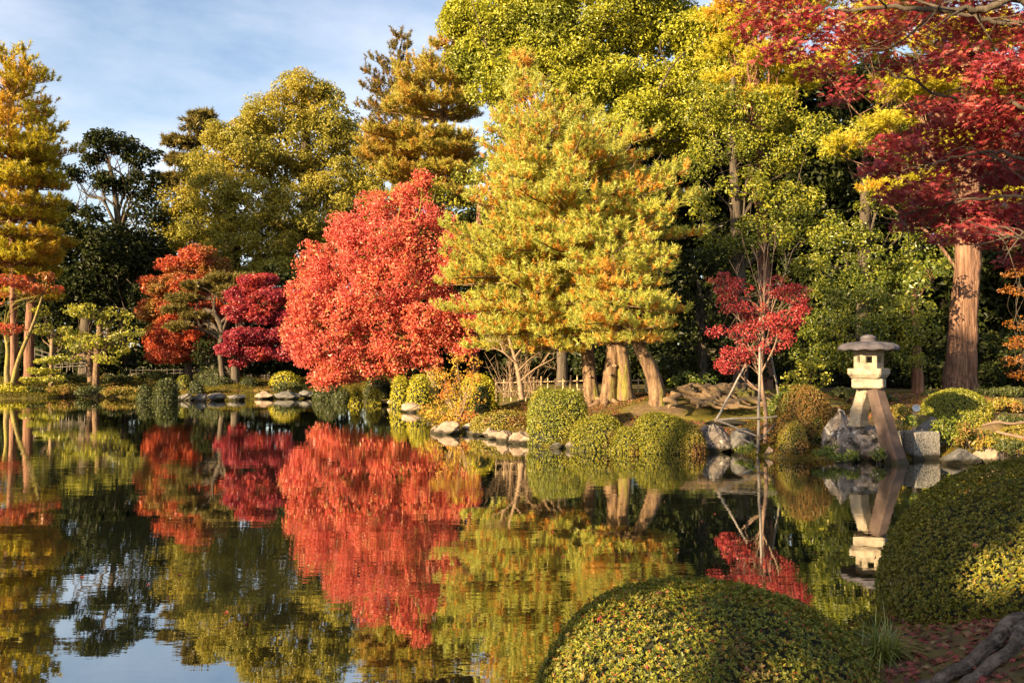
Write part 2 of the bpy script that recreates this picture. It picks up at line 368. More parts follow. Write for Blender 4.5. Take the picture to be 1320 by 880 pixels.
def water_mat():
    g = NT('pond_water')
    t = g.n('ShaderNodeTexCoord').outputs['Object']
    def mapped(sc, loc=(0, 0, 0), rot=0.0):
        m = g.n('ShaderNodeMapping', {'Scale': sc, 'Location': loc, 'Rotation': (0, 0, rot)})
        g.t.links.new(t, m.inputs['Vector'])
        return m.outputs[0]
    n1 = g.noise(1.0, 3, 0.5, mapped((0.9, 3.2, 1), rot=0.12))
    n2 = g.noise(1.0, 2, 0.5, mapped((4.0, 11.0, 1), (3, 1, 0), rot=-0.1))
    n3 = g.noise(1.0, 2, 0.5, mapped((0.16, 0.30, 1), (7, 2, 0)))
    calm = g.ramp(n3, [(0.42, (0.22, 0.22, 0.22)), (0.64, (1, 1, 1))])
    h = g.n('ShaderNodeMath', {0: n1, 1: 0.75}, operation='MULTIPLY').outputs[0]
    h2 = g.n('ShaderNodeMath', {0: n2, 1: 0.22}, operation='MULTIPLY').outputs[0]
    s = g.n('ShaderNodeMath', {0: h, 1: h2}, operation='ADD').outputs[0]
    s = g.n('ShaderNodeMath', {0: s, 1: calm}, operation='MULTIPLY').outputs[0]
    bm = g.n('ShaderNodeBump', {'Strength': 1.0, 'Distance': 0.0032, 'Height': s})
    gl = g.n('ShaderNodeBsdfGlossy', {'Color': (0.93, 0.93, 0.90, 1), 'Roughness': 0.012, 'Normal': bm.outputs[0]})
    df = g.n('ShaderNodeBsdfDiffuse', {'Color': (0.012, 0.014, 0.008, 1)})
    fr = g.n('ShaderNodeFresnel', {'IOR': 1.33, 'Normal': bm.outputs[0]})
    f = g.n('ShaderNodeMapRange', {'Value': fr.outputs[0], 'From Min': 0.02, 'From Max': 0.7, 'To Min': 0.50, 'To Max': 0.97})
    m = g.n('ShaderNodeMixShader', {0: f.outputs[0], 1: df.outputs[0], 2: gl.outputs[0]})
    return g.done(m.outputs[0])
M['water'] = water_mat()

# ------------------------------------------------------------------ terrain
far_px = [(-700, 513), (-300, 513), (-100, 514), (0, 514), (60, 513), (110, 510), (180, 511), (245, 516), (330, 514), (400, 512), (438, 512),
          (455, 519), (500, 521), (535, 529), (552, 545), (566, 556), (600, 557), (650, 567), (700, 575), (745, 579), (800, 581), (860, 581), (900, 583),
          (945, 581), (985, 588), (1020, 592), (1070, 590), (1130, 592), (1160, 593), (1210, 591), (1228, 597), (1300, 592), (1420, 590)]
shore = [tuple(on_plane(*p)[:2]) for p in far_px]
shore += [(14.5, 14), (13, 11.5), (8, 10.2), (5.4, 9.0), (3.5, 7.7), (2.6, 6.7), (1.6, 5.9), (0.5, 5.4), (-0.4, 4.6), (-1.4, 3.2), (-4, 1.8), (-14, 0.5), (-40, -2), (-70, 0)]
shore = np.array(shore)

def vnoise(x, y, f, seed=0):
    """cheap smooth 2D noise from a few sines"""
    r = np.random.default_rng(100 + seed)
    o = 0
    for k in range(5):
        a, ph, ff = r.uniform(0, 2 * math.pi), r.uniform(0, 6.28), f * r.uniform(0.6, 1.7)
        o = o + np.sin((x * math.cos(a) + y * math.sin(a)) * ff + ph)
    return o / 5

def shore_dist(x, y):
    """signed distance: positive on land"""
    x = np.asarray(x, float); y = np.asarray(y, float)
    d2 = np.full(x.shape, 1e18)
    inside = np.zeros(x.shape, bool)
    n = len(shore)
    for i in range(n):
        ax, ay = shore[i]; bx, by = shore[(i + 1) % n]
        ex, ey = bx - ax, by - ay
        t = np.clip(((x - ax) * ex + (y - ay) * ey) / (ex * ex + ey * ey + 1e-12), 0, 1)
        d2 = np.minimum(d2, (x - ax - t * ex) ** 2 + (y - ay - t * ey) ** 2)
        c = (ay > y) != (by > y)
        with np.errstate(divide='ignore', invalid='ignore'):
            xi = ax + (y - ay) * ex / (ey if abs(ey) > 1e-12 else 1e-12)
        inside ^= c & (x < xi)
    return np.where(inside, -1, 1) * np.sqrt(d2)
def sstep(a, b, v):
    t = np.clip((v - a) / (b - a), 0, 1)
    return t * t * (3 - 2 * t)
def height(x, y):
    x = np.asarray(x, float); y = np.asarray(y, float)
    sd = shore_dist(x, y)
    top = 0.42 + 0.62 * sstep(8, 15, y)
    h = 0.16 * sstep(-0.05, 0.3, sd) + (top - 0.16) * sstep(0.1, 6.5, sd) ** 0.8
    near = y < 9
    h = np.where(near, 0.14 * sstep(-0.05, 0.3, sd) + (top - 0.14) * sstep(0.0, 2.2, sd), h)
    h = h + np.where(near, 0.17 * sstep(1.9, 3.2, x) * sstep(0.3, 1.5, sd), 0)
    h = h + 0.07 * vnoise(x, y, 0.9, 1) * sstep(0.3, 3, sd) + 0.02 * vnoise(x, y, 4, 2) * sstep(0.1, 1, sd)
    h = h + 3.5 * sstep(28, 70, sd) * sstep(20, 60, y)
    return np.where(sd < 0, np.maximum(-0.9, sd * 0.45 - 0.03), h)
def gz(x, y):
    return float(height(np.array([x]), np.array([y]))[0])

def axis(lo, hi, breaks):
    out = []
    for a, b, st in breaks:
        out += list(np.arange(a, b, st))
    return np.array([lo] + out + [hi])
gx = axis(-600, 600, [(-300, -60, 20), (-60, -32, 1.0), (-32, -2, 0.45), (-2, 14, 0.22), (14, 34, 0.8), (34, 300, 20)])
gy = axis(-200, 900, [(-80, -10, 8), (-10, 1, 0.8), (1, 9, 0.16), (9, 16, 0.4), (16, 32, 0.22), (32, 58, 0.4), (58, 100, 1.5), (100, 500, 40)])
XX, YY = np.meshgrid(gx, gy)
ZZ = height(XX.ravel(), YY.ravel())
mb = MB()
nx, ny = len(gx), len(gy)
i, j = np.meshgrid(np.arange(nx - 1), np.arange(ny - 1))
a = (j * nx + i).ravel()
mb.add(np.stack([XX.ravel(), YY.ravel(), ZZ], 1), np.stack([a, a + 1, a + nx + 1, a + nx], 1))
o = mb.build('ground', M['ground'], smooth=True)
tag(o, 'mossy soil banks around the pond', None, kind='structure')
mb = MB()
mb.poly([(-110, -6, 0), (30, -6, 0), (30, 70, 0), (-110, 70, 0)])
o = mb.build('pond_water', M['water'])
tag(o, 'still dark pond water mirroring the autumn trees', None, kind='structure')

# ------------------------------------------------------------------ foliage
def leaves(mb, P, N, Ln, Wd, r, mi=0):
    """one rhombic folded leaf per point"""
    n = len(P)
    t = unit(np.cross(N, rdir(n, r)))
    b = np.cross(N, t)
    Ln = (Ln * r.uniform(0.7, 1.3, n))[:, None]
    Wd = (Wd * r.uniform(0.7, 1.3, n))[:, None]
    f = N * Wd * 0.22
    V = np.stack([P - t * Ln / 2 - f * 0.6, P + b * Wd / 2 + f, P + t * Ln / 2 - f * 1.2, P - b * Wd / 2 + f], 1)
    mb.add(V.reshape(-1, 3), np.arange(4 * n).reshape(-1, 4), mi)

def lobes_world(lobes, Y, r, depth=1.0):
    out = []
    for l in lobes:
        px, py, rx, ry = l[:4]
        dy = (l[4] if len(l) > 4 else r.uniform(-0.35, 0.35) * rx * Y / FPX)
        k = (Y + dy) / FPX
        out.append((at(px, py, Y + dy), np.array([rx * k, rx * k * depth, ry * k])))
    return out

def clump_centres(lw, cr, r, fill=1.3, spread=(0.70, 1.0)):
    C, O, I = [], [], []
    for li, (c, rad) in enumerate(lw):
        e = np.maximum(rad - cr * 0.6, rad * 0.35)
        p = 1.6
        area = 4 * math.pi * (((e[0]*e[1])**p + (e[0]*e[2])**p + (e[1]*e[2])**p) / 3) ** (1 / p)
        n = max(3, int(fill * area / (math.pi * cr * cr)))
        d = rdir(n, r)
        flip = (d[:, 1] > 0) & (r.random(n) < 0.45)
        d[flip, 1] *= -1
        C.append(c + d * e * r.uniform(*spread, (n, 1)))
        O.append(d)
        I.append(np.full(n, li))
    C, O, I = np.concatenate(C), np.concatenate(O), np.concatenate(I)
    keep = np.ones(len(C), bool)
    for li, (c, rad) in enumerate(lw):
        keep &= ((((C - c) / (rad * 0.62)) ** 2).sum(1) > 1) | (I == li)
    return C[keep], O[keep]

def crown_broad(lw, cr, leaf, dens=1.0, r=None, flat=0.75, up=0.35, wid=0.55, inner=0.25, fill=1.3, cull=None, rnd=0.7, reach=-0.35, spray=11):
    mb = MB()
    C, O = clump_centres(lw, cr, r, fill)
    n1 = max(6, int(dens * 0.55 * 4 * math.pi * cr * cr / (leaf * leaf * wid)))
    R_ = cr * r.uniform(0.6, 1.3, len(C))
    cnt = np.maximum(4, (n1 * (R_ / cr) ** 2 * r.uniform(0.6, 1.2, len(C))).astype(int))
    idx = np.repeat(np.arange(len(C)), cnt)
    n = len(idx)
    nsp = spray
    sub = rdir(len(C) * nsp, r)
    d0 = sub[idx * nsp + r.integers(0, nsp, n)]
    dt = (d0 * O[idx]).sum(1)
    d0 = np.where((dt < reach)[:, None], -d0, d0)
    d = unit(d0 + r.normal(size=(n, 3)) * 0.30)
    # ragged clump surface: each clump has a few sub-bumps
    rad = R_[idx] * (0.55 + 0.6 * r.random(n) ** 0.8)
    sq = np.array([1, 1, flat])
    P = C[idx] + d * rad[:, None] * sq
    N = unit(d * 0.75 + np.array([0, 0, up]) + rdir(n, r) * rnd)
    if cull is not None:
        k = cull(P)
        P, N = P[k], N[k]
    leaves(mb, P, N, leaf, leaf * wid, r)
    if inner > 0:
        for c, rad in lw:
            m = int(inner * n / len(lw) * 0.6)
            P = c + rdir(m, r) * rad * 0.8 * r.random((m, 1)) ** 0.4
            N = unit(rdir(m, r) + np.array([0, -0.3, 0.3]))
            if cull is not None:
                k = cull(P)
                P, N = P[k], N[k]
            leaves(mb, P, N, leaf * 1.6, leaf * 1.6 * wid, r)
    return mb, C

def crown_pine(lw, cr, need, r, shoots=10, per=5, blades=6, shoot_len=0.4, flat=0.35, fill=1.4, width=0.09, upw=0.9, inner=0.3, spread=(0.5, 1.0)):
    """pads of upright shoots, each shoot a brush of needle blades"""
    mb = MB()
    C, O = clump_centres(lw, cr, r, fill, spread)
    idx = np.repeat(np.arange(len(C)), shoots)
    n = len(idx)
    q = rdir(n, r) * np.array([1, 1, flat]) * cr * r.uniform(0.3, 1.05, (n, 1))
    q[:, 2] = np.abs(q[:, 2]) * np.where(r.random(n) < 0.8, 1, -1)
    B = C[idx] + q
    D = unit(unit(q) * 0.55 + O[idx] * 0.45 + np.array([0, 0, upw]) + rdir(n, r) * 0.35)
    sl_ = shoot_len * r.uniform(0.5, 1.25, n)
    t = (np.arange(per)[None] + r.random((n, per))) / per
    P = (B[:, None] + D[:, None] * (sl_[:, None] * t)[..., None]).reshape(-1, 3)
    DD = np.repeat(D, per, 0)
    P = np.repeat(P, blades, 0)
    DD = np.repeat(DD, blades, 0)
    m = len(P)
    d = unit(DD * 0.75 + rdir(m, r) * 0.8)
    l = need * r.uniform(0.7, 1.2, m)[:, None]
    b = unit(np.cross(d, rdir(m, r))) * (need * width)
    V = np.stack([P - b, P + b, P + d * l], 1).reshape(-1, 3)
    mb.add(V, np.arange(3 * m).reshape(-1, 3))
    return mb, C

def taper_path(pts, rad, n):
    """smooth a polyline (Catmull-Rom) to n points"""
    pts = np.asarray(pts, float); rad = np.asarray(rad, float)
    k = len(pts)
    ext = np.vstack([2 * pts[0] - pts[1], pts, 2 * pts[-1] - pts[-2]])
    t = np.linspace(0, k - 1 - 1e-6, n)
    i = t.astype(int); f = (t - i)[:, None]
    p0, p1, p2, p3 = ext[i], ext[i + 1], ext[i + 2], ext[i + 3]
    P = 0.5 * (2 * p1 + (p2 - p0) * f + (2 * p0 - 5 * p1 + 4 * p2 - p3) * f ** 2 + (3 * p1 - p0 - 3 * p2 + p3) * f ** 3)
    return P, np.interp(t, np.arange(k), rad)

def limbs(mb, path, prad, lw, r, seg=6, thick=0.4, twigs=5, start=0.35, C=None):
    """limbs from the trunk out to each lobe, and twigs from their ends to the clumps"""
    zt = path[:, 2]
    for c, rad in lw:
        want = zt[0] + (c[2] - zt[0]) * r.uniform(0.5, 0.72)
        k = int(np.clip(np.searchsorted(zt, want), int(len(zt) * start), len(zt) - 2))
        p0, r0 = path[k], prad[k] * thick
        if np.linalg.norm(c - p0) < 0.3:
            continue
        m1 = p0 + (c - p0) * 0.35 + np.array([0, 0, 0.12 * np.linalg.norm(c - p0)]) * r.uniform(-0.2, 1) + r.normal(size=3) * 0.07 * np.linalg.norm(c - p0)
        m2 = p0 + (c - p0) * 0.7 + r.normal(size=3) * 0.08 * np.linalg.norm(c - p0)
        P, q = taper_path([p0, m1, m2, c], [r0, r0 * 0.75, r0 * 0.5, r0 * 0.25], 12)
        mb.tube(P, q, seg, rough=0.06, r=r)
        for _ in range(twigs):
            s = r.integers(5, 12)
            if C is not None and len(C):
                near = C[np.argsort(((C - c) ** 2).sum(1))[:40]]
                e = near[r.integers(len(near))]
            else:
                e = c + rdir(1, r)[0] * rad * 0.85
            a = P[s]
            mid = (a + e) / 2 + r.normal(size=3) * 0.12 * np.linalg.norm(e - a)
            T, q2 = taper_path([a, mid, e], [q[s] * 0.6, q[s] * 0.38, max(q[s] * 0.12, 0.004)], 7)
            mb.tube(T, q2, 5, r=r)

def bough_tree(name, label, Y, trunk, env, leafms, bark, group=None, levels=20, per=8, sc=1.0, incl=(52, -6), up=0.35, seg=14, roots=6, dens=1.0, flare_k=0.3, side=1.0, old=0.40, start_t=0.22, jit=1.0):
    """a pine whose boughs leave the trunk in whorls; branchlets along each bough carry brushes of needles, old needles inside.
    env: (py, axis px, reach to the left px, reach to the right px) from the top down"""
    seed[0] += 1
    r = np.random.default_rng(seed[0])
    pts = [at(t[0], t[1], Y) for t in trunk]
    rad = [t[2] * Y / FPX for t in trunk]
    loc = np.array([pts[0][0], pts[0][1], gz(pts[0][0], pts[0][1])])
    pts[0][2] = loc[2] - 0.12
    root = thing(name, label, 'tree', loc, group)
    path, prad = taper_path(pts, rad, max(12, 7 * len(pts)))
    tm = MB()
    flare = np.exp(-(path[:, 2] - path[0, 2]) / (prad[0] * 1.6 + 0.05))
    tm.tube(path, prad * (1 + flare_k * flare), seg, rough=0.08, r=r, ridge=.05)
    for k in range(roots):
        a = 2 * math.pi * (k + r.uniform(-.3, .3)) / roots
        ln = prad[0] * r.uniform(2.8, 5.5)
        P = [(loc[0] + math.cos(a) * ln * q, loc[1] + math.sin(a) * ln * q, gz(loc[0] + math.cos(a) * ln * q, loc[1] + math.sin(a) * ln * q) + prad[0] * (0.9 * (1 - q) ** 2.6) - 0.02) for q in np.linspace(0, 1, 6)]
        tm.tube(P, np.linspace(prad[0] * 0.45, prad[0] * 0.10, 6), 7, rough=0.1, r=r)
    ev = np.array(env, float)
    B, D, LN, AGE = [], [], [], []
    k = Y / FPX
    for li in range(levels):
        f = (li + r.uniform(-.3, .3)) / (levels - 1)
        f = min(max(f, 0), 1)
        py = ev[0, 0] + (ev[-1, 0] - ev[0, 0]) * f
        ax = np.interp(py, ev[:, 0], ev[:, 1]); lf = np.interp(py, ev[:, 0], ev[:, 2]) * k; rg = np.interp(py, ev[:, 0], ev[:, 3]) * k
        c = at(ax, py, Y)
        nb = max(3, int(per * min(1, .35 + f * 1.6) + .5))
        a0 = r.uniform(0, 6.28)
        for b in range(nb):
            a = a0 + 2 * math.pi * (b + r.uniform(-.3, .3) * jit) / nb
            w = math.cos(a)
            ln = (rg * (.5 + .5 * w) + lf * (.5 - .5 * w)) * r.uniform(1 - .4 * jit, 1.06)
            if abs(math.sin(a)) > .6:
                ln = max(ln, .75 * (lf + rg) / 2)
            if ln < .12 * sc:
                ln = .12 * sc
            inc = R(incl[0] + (incl[1] - incl[0]) * min(1, f * 1.5) + r.uniform(-9, 9))
            h = np.array([math.cos(a), math.sin(a), 0])
            # the bough leaves the trunk lower down so that its tip ends at this level
            base = c - np.array([0, 0, math.sin(inc) * ln * .6])
            t = np.linspace(0, 1, 9)[:, None]
            bow = r.normal(size=3) * .05 * ln
            path_b = base + h * ln * math.cos(inc * .6) * t + np.array([0, 0, 1]) * (math.sin(inc) * ln * t * .8 + up * .28 * ln * t ** 3) + bow * np.sin(t * 3)
            tm.tube(path_b[::2], np.linspace(.018 * ln + .012 * sc, .006 * sc, 5), 5, r=r)
            sd = np.array([-h[1], h[0], 0])
            nbr = max(2, int(ln * (1 - start_t) / (.21 * sc) * dens))
            for q in range(nbr):
                tt = start_t + (1 - start_t) * (q + r.random()) / nbr
                p = np.array([np.interp(tt, t[:, 0], path_b[:, m]) for m in range(3)])
                for sg in (-1, 1):
                    bl = min(1.0 * sc, (.38 * ln * (1 - tt) + .28 * sc)) * r.uniform(.6, 1.2) * side
                    d = unit(h * .75 + sd * sg * .8 * r.uniform(.5, 1.2) + np.array([0, 0, .2 + .45 * (1 - f)]) + r.normal(size=3) * .15)
                    m = max(2, int(bl / (.17 * sc)))
                    u = (np.arange(m) + r.random(m) * .6 + .3) / m
                    B.append(p + d * (bl * u)[:, None])
                    D.append(np.tile(d, (m, 1)))
                    AGE.append(u * (.45 + .55 * tt))
            B.append(path_b[-1:]); D.append((h + np.array([0, 0, .6]))[None]); AGE.append(np.array([1.]))
    B, D, AGE = np.concatenate(B), np.concatenate(D), np.concatenate(AGE)
    n = len(B)
    ax = unit(D * .55 + np.array([0, 0, .75]) + r.normal(size=(n, 3)) * .28)
    cm = MB()
    oldn = (AGE < .42) & (r.random(n) < old) | (r.random(n) < .04)
    per_b = 34
    for flag, mi in ((~oldn, 0), (oldn, 1)):
        b, a = B[flag], ax[flag]
        if not len(b):
            continue
        ls = sc * r.uniform(.16, .30, len(b)) * np.where(mi == 0, 1, .7)
        idx = np.repeat(np.arange(len(b)), per_b)
        m = len(idx)
        P = b[idx] + a[idx] * (ls[idx] * r.random(m))[:, None]
        d = unit(a[idx] * .7 + rdir(m, r) * .75)
        l = (.135 * sc * r.uniform(.7, 1.2, m))[:, None]
        w = unit(np.cross(d, rdir(m, r))) * .0125 * sc
        V = np.stack([P - w, P + w, P + d * l], 1).reshape(-1, 3)
        cm.add(V, np.arange(3 * m).reshape(-1, 3), mi)
    tm.build('trunk', bark, root, smooth=True)
    cm.build('crown', leafms, root)
    return root

seed = [100]
def tree(name, label, cat, Y, trunk, lobes, leafm, bark, style='broad', group=None, depth=1.0, thick=0.4, twigs=5, extra=None, start=0.35, roots=0, flare_k=0.3, lobe_k=1.0, seg=10, crown_name='crown', limb_lobes=None, base_z=None, **kw):
    """trunk: (px, py, half width px[, dY]) from the base up, in photograph pixels at distance Y"""
    seed[0] += 1
    r = np.random.default_rng(seed[0])
    pts = [at(t[0], t[1], Y + (t[3] if len(t) > 3 else 0)) for t in trunk]
    rad = [t[2] * Y / FPX for t in trunk]
    g0 = gz(pts[0][0], pts[0][1])
    loc = np.array([pts[0][0], pts[0][1], g0 if base_z is None else base_z])
    pts[0][2] = loc[2] - 0.12
    root = thing(name, label, cat, loc, group)
    path, prad = taper_path(pts, rad, max(10, 6 * len(pts)))
    wob = r.normal(size=(len(path), 3)) * prad[:, None] * 0.035
    wob[0] = 0
    path = path + wob
    lobes = [(l[0], l[1], l[2], l[3] * lobe_k, *l[4:]) for l in lobes]
    lw = lobes_world(lobes, Y, r, depth)
    tm = MB()
    pr = prad.copy()
    flare = np.exp(-(path[:, 2] - path[0, 2]) / (prad[0] * 1.6 + 0.05))
    tm.tube(path, pr * (1 + flare_k * flare), seg, rough=0.07, r=r)
    for k in range(roots):
        a = 2 * math.pi * (k + r.uniform(-.3, .3)) / roots
        ln = prad[0] * r.uniform(2.8, 5.0)
        P = []
        for s in np.linspace(0, 1, 6):
            x, y = loc[0] + math.cos(a + s * r.uniform(-.4, .4)) * ln * s, loc[1] + math.sin(a) * ln * s
            P.append((x, y, max(gz(x, y), 0) + prad[0] * (0.9 * (1 - s) ** 2.6) - 0.02))
        tm.tube(P, np.linspace(prad[0] * 0.42, prad[0] * 0.10, 6), 7, rough=0.1, r=r)
    if style == 'broad':
        cm, C = crown_broad(lw, r=r, **kw)
    else:
        cm, C = crown_pine(lw, r=r, **kw)
    ll = lobes_world(limb_lobes, Y, r, depth) if limb_lobes else lw
    limbs(tm, path, prad, ll, r, thick=thick, twigs=twigs, C=C, start=start)
    if extra:
        extra(tm, r)
    tm.build('trunk', bark, root, smooth=True)
    cm.build(crown_name, leafm, root)
    return root

# ------------------------------------------------------------------ builders for shrubs, rocks, plants
def superdir(d, p):
    return d / ((np.abs(d) ** p).sum(1, keepdims=True) ** (1 / p))

LITTER = []
def clipped(name, label, c, rad, leafm, leaf, p=2.4, dens=2.2, whorl=1, lump=0.10, group='clipped round shrubs around the pond', wid=0.5, rnd=0.55, rot=0.0, cull=None, litter=0):
    """a clipped shrub: twiggy core and a dense skin of leaves. c = centre of its base, rad = half sizes (height is the full z)"""
    seed[0] += 1
    r = np.random.default_rng(seed[0])
    c = np.array(c, float); rad = np.array(rad, float)
    root = thing(name, label, 'shrub', c, group)
    ph = r.uniform(0, 6.28, 9)
    def shape(d):
        q = superdir(d, p)
        n = sum(np.sin(d[:, k % 3] * (2.5 + k) + d[:, (k + 1) % 3] * (3.5 - 0.4 * k) + ph[k]) for k in range(6)) / 6
        q = q * (1 + lump * n)[:, None]
        q = q * rad
        if rot:
            x, y = q[:, 0].copy(), q[:, 1].copy()
            q[:, 0], q[:, 1] = x * math.cos(rot) - y * math.sin(rot), x * math.sin(rot) + y * math.cos(rot)
        return q
    # core
    nu, nv = 26, 13
    th = np.linspace(0, 2 * math.pi, nu, endpoint=False)
    ve = np.linspace(-0.25, math.pi / 2, nv)
    T, Ve = np.meshgrid(th, ve)
    d = np.stack([np.cos(T) * np.cos(Ve), np.sin(T) * np.cos(Ve), np.sin(Ve)], -1).reshape(-1, 3)
    q = shape(d) * 0.90
    V = q + c
    i, j = np.meshgrid(np.arange(nv - 1), np.arange(nu), indexing='ij')
    F = np.stack([i * nu + j, i * nu + (j + 1) % nu, (i + 1) * nu + (j + 1) % nu, (i + 1) * nu + j], -1).reshape(-1, 4)
    cm = MB()
    cm.add(V, F)
    cm.build('stem', M['core'], root)
    # skin
    area = 2.2 * math.pi * ((rad[0] + rad[1]) / 2) * max(rad[2], 0.4 * (rad[0] + rad[1])) * 1.25
    n = int(dens * area / (leaf * leaf * wid) / whorl)
    d = rdir(n, r)
    d[:, 2] = np.where(d[:, 2] < -0.12, -d[:, 2], d[:, 2])
    e = 0.02
    q = shape(d)
    t1 = unit(np.cross(d, np.array([0.31, 0.2, 0.93])))
    t2 = np.cross(d, t1)
    nn = unit(np.cross(shape(unit(d + e * t1)) - q, shape(unit(d + e * t2)) - q))
    s = np.sign((nn * d).sum(1, keepdims=True)); nn = nn * s
    jit = r.uniform(-1.5, 0.8, n)[:, None] * leaf + (np.where(r.random(n) < .02, r.uniform(.5, 2.2, n), 0) * leaf)[:, None]
    P = q + nn * jit + c
    if cull is not None:
        k = cull(P)
        P, nn = P[k], nn[k]
        n = len(P)
    if litter:
        top = np.where(nn[:, 2] > .45)[0]
        pick = top[r.integers(0, len(top), litter)]
        LITTER.append((P[pick] + nn[pick] * leaf * .7, unit(nn[pick] + rdir(litter, r) * .5)))
    lm = MB()
    if whorl == 1:
        leaves(lm, P, unit(nn * 0.8 + rdir(n, r) * rnd + np.array([0, 0, 0.25])), leaf, leaf * wid, r)
    else:
        sh = unit(nn + rdir(n, r) * 0.35 + np.array([0, 0, 0.35]))
        P = np.repeat(P, whorl, 0)
        sh = np.repeat(sh, whorl, 0)
        m = len(P)
        side = unit(np.cross(sh, rdir(m, r)))
        ax = unit(side * 0.85 + sh * r.uniform(0.1, 0.9, (m, 1)))      # leaf axis, opening from the shoot
        b = unit(np.cross(ax, sh)) 
        ln = (leaf * r.uniform(0.7, 1.25, m))[:, None]
        w = ln * wid * 0.5
        up = np.cross(b, ax)
        Vv = np.stack([P, P + ax * ln * 0.55 + b * w + up * w * 0.3, P + ax * ln - up * w * 0.2, P + ax * ln * 0.55 - b * w + up * w * 0.3], 1)
        lm.add(Vv.reshape(-1, 3), np.arange(4 * m).reshape(-1, 4))
    lm.build('foliage', leafm, root)
    return root

def clip_px(name, label, x0, x1, yt, yb, leafm, Y=None, px_leaf=2.3, depth=1.0, **kw):
    """clipped shrub given by its outline in the photograph; stands where its base line meets the bank"""
    xm = (x0 + x1) / 2
    if Y is None:
        Y = on_plane(xm, yb, 0.08)[1]
    k = Y / FPX
    hw = (x1 - x0) / 2 * k
    Yc = Y + hw * depth * 0.95 + 0.22
    k = Yc / FPX
    hw = (x1 - x0) / 2 * k
    c = at(xm, yb, Yc)
    g = gz(c[0], c[1])
    top = at(xm, yt, Yc)[2]
    base = g - 0.04
    c[2] = base
    return clipped(name, label, c, (hw, hw * depth, max(top - base, 0.2)), leafm, px_leaf * k * 1.25, **kw)

def loose(name, label, cat, Y, lobes, leafm, stem_m='twig', leaf=0.1, dens=0.8, cr=0.35, base=None, nstem=6, stem_r=0.012, group=None, **kw):
    """a loose shrub: several stems from one base, open leafy clumps"""
    seed[0] += 1
    r = np.random.default_rng(seed[0])
    lw = lobes_world(lobes, Y, r, kw.pop('depth', 1.0))
    if base is None:
        b = np.mean([c for c, _ in lw], 0)
        bx, by = b[0], b[1]
    else:
        b = at(base[0], base[1], Y)
        bx, by = b[0], b[1]
    loc = np.array([bx, by, gz(bx, by)])
    root = thing(name, label, cat, loc, group)
    cm, C = crown_broad(lw, cr, leaf, dens, r=r, **kw)
    sm = MB()
    for k in range(nstem):
        e = C[r.integers(len(C))]
        p0 = loc + np.array([r.uniform(-.12, .12), r.uniform(-.12, .12), -0.05])
        m_ = p0 * 0.45 + e * 0.55 + r.normal(size=3) * 0.06 * np.linalg.norm(e - p0)
        m_[2] += 0.05
        P, q = taper_path([p0, m_, e], [stem_r, stem_r * 0.7, stem_r * 0.3], 8)
        sm.tube(P, q, 5, r=r)
    sm.build('stem', M[stem_m], root, smooth=True)
    cm.build('foliage', leafm, root)
    return root

def rock_mesh(c, rad, r, cuts=9, sub=4, rough=0.10, base=-0.5):
    """faceted boulder: a sphere chopped by random planes, then roughened"""
    n = 10 * 2 ** (sub - 1)
    nu, nv = n, n // 2 + 1
    th = np.linspace(0, 2 * math.pi, nu, endpoint=False)
    ve = np.linspace(-math.pi / 2, math.pi / 2, nv)
    T, Ve = np.meshgrid(th, ve)
    d = np.stack([np.cos(T) * np.cos(Ve), np.sin(T) * np.cos(Ve), np.sin(Ve)], -1).reshape(-1, 3)
    q = d.copy()
    for _ in range(cuts):
        nrm = rdir(1, r)[0]
        h = r.uniform(0.55, 0.85)
        ex = np.maximum(q @ nrm - h, 0)
        q -= ex[:, None] * nrm * 0.93
    k = 0
    ph = r.uniform(0, 6.28, 20)
    for s, (f, a) in enumerate(((2.2, 1), (4.5, 0.6), (9, 0.35), (17, 0.2))):
        k = k + a * np.sin(q[:, 0] * f + ph[s * 4] + 1.7 * np.sin(q[:, 1] * f * 0.8 + ph[s * 4 + 1])) * np.sin(q[:, 2] * f * 1.1 + ph[s * 4 + 2] + np.cos(q[:, 1] * f))
    q = q * (1 + rough * k)[:, None] * np.array(rad) + np.array(c)
    i, j = np.meshgrid(np.arange(nv - 1), np.arange(nu), indexing='ij')
    F = np.stack([i * nu + j, i * nu + (j + 1) % nu, (i + 1) * nu + (j + 1) % nu, (i + 1) * nu + j], -1).reshape(-1, 4)
    return q, F

def rock(label, x0, x1, yt, yb, mat, Y=None, depth=0.8, group='rocks edging the pond', cuts=9, sub=4, rough=0.08, name='rock', rot=None):
    seed[0] += 1
    r = np.random.default_rng(seed[0])
    xm = (x0 + x1) / 2
    if Y is None:
        Y = on_plane(xm, yb, 0.0)[1]
    Y += 0.35 * (x1 - x0) / 2 * Y / FPX * depth
    k = Y / FPX
    hw = (x1 - x0) / 2 * k * 1.12
    b, t = at(xm, yb, Y), at(xm, yt, Y)
    hz = (t[2] - b[2]) * 0.62
    c = np.array([b[0], b[1], b[2] + hz * 0.55])
    V, F = rock_mesh(c, (hw, hw * depth, hz), r, cuts, sub, rough)
    mb = MB()
    mb.add(V, F)
    o = mb.build(name, mat, loc=np.array([c[0], c[1], b[2]]), smooth=True)
    tag(o, label, 'rock', group)
    return o

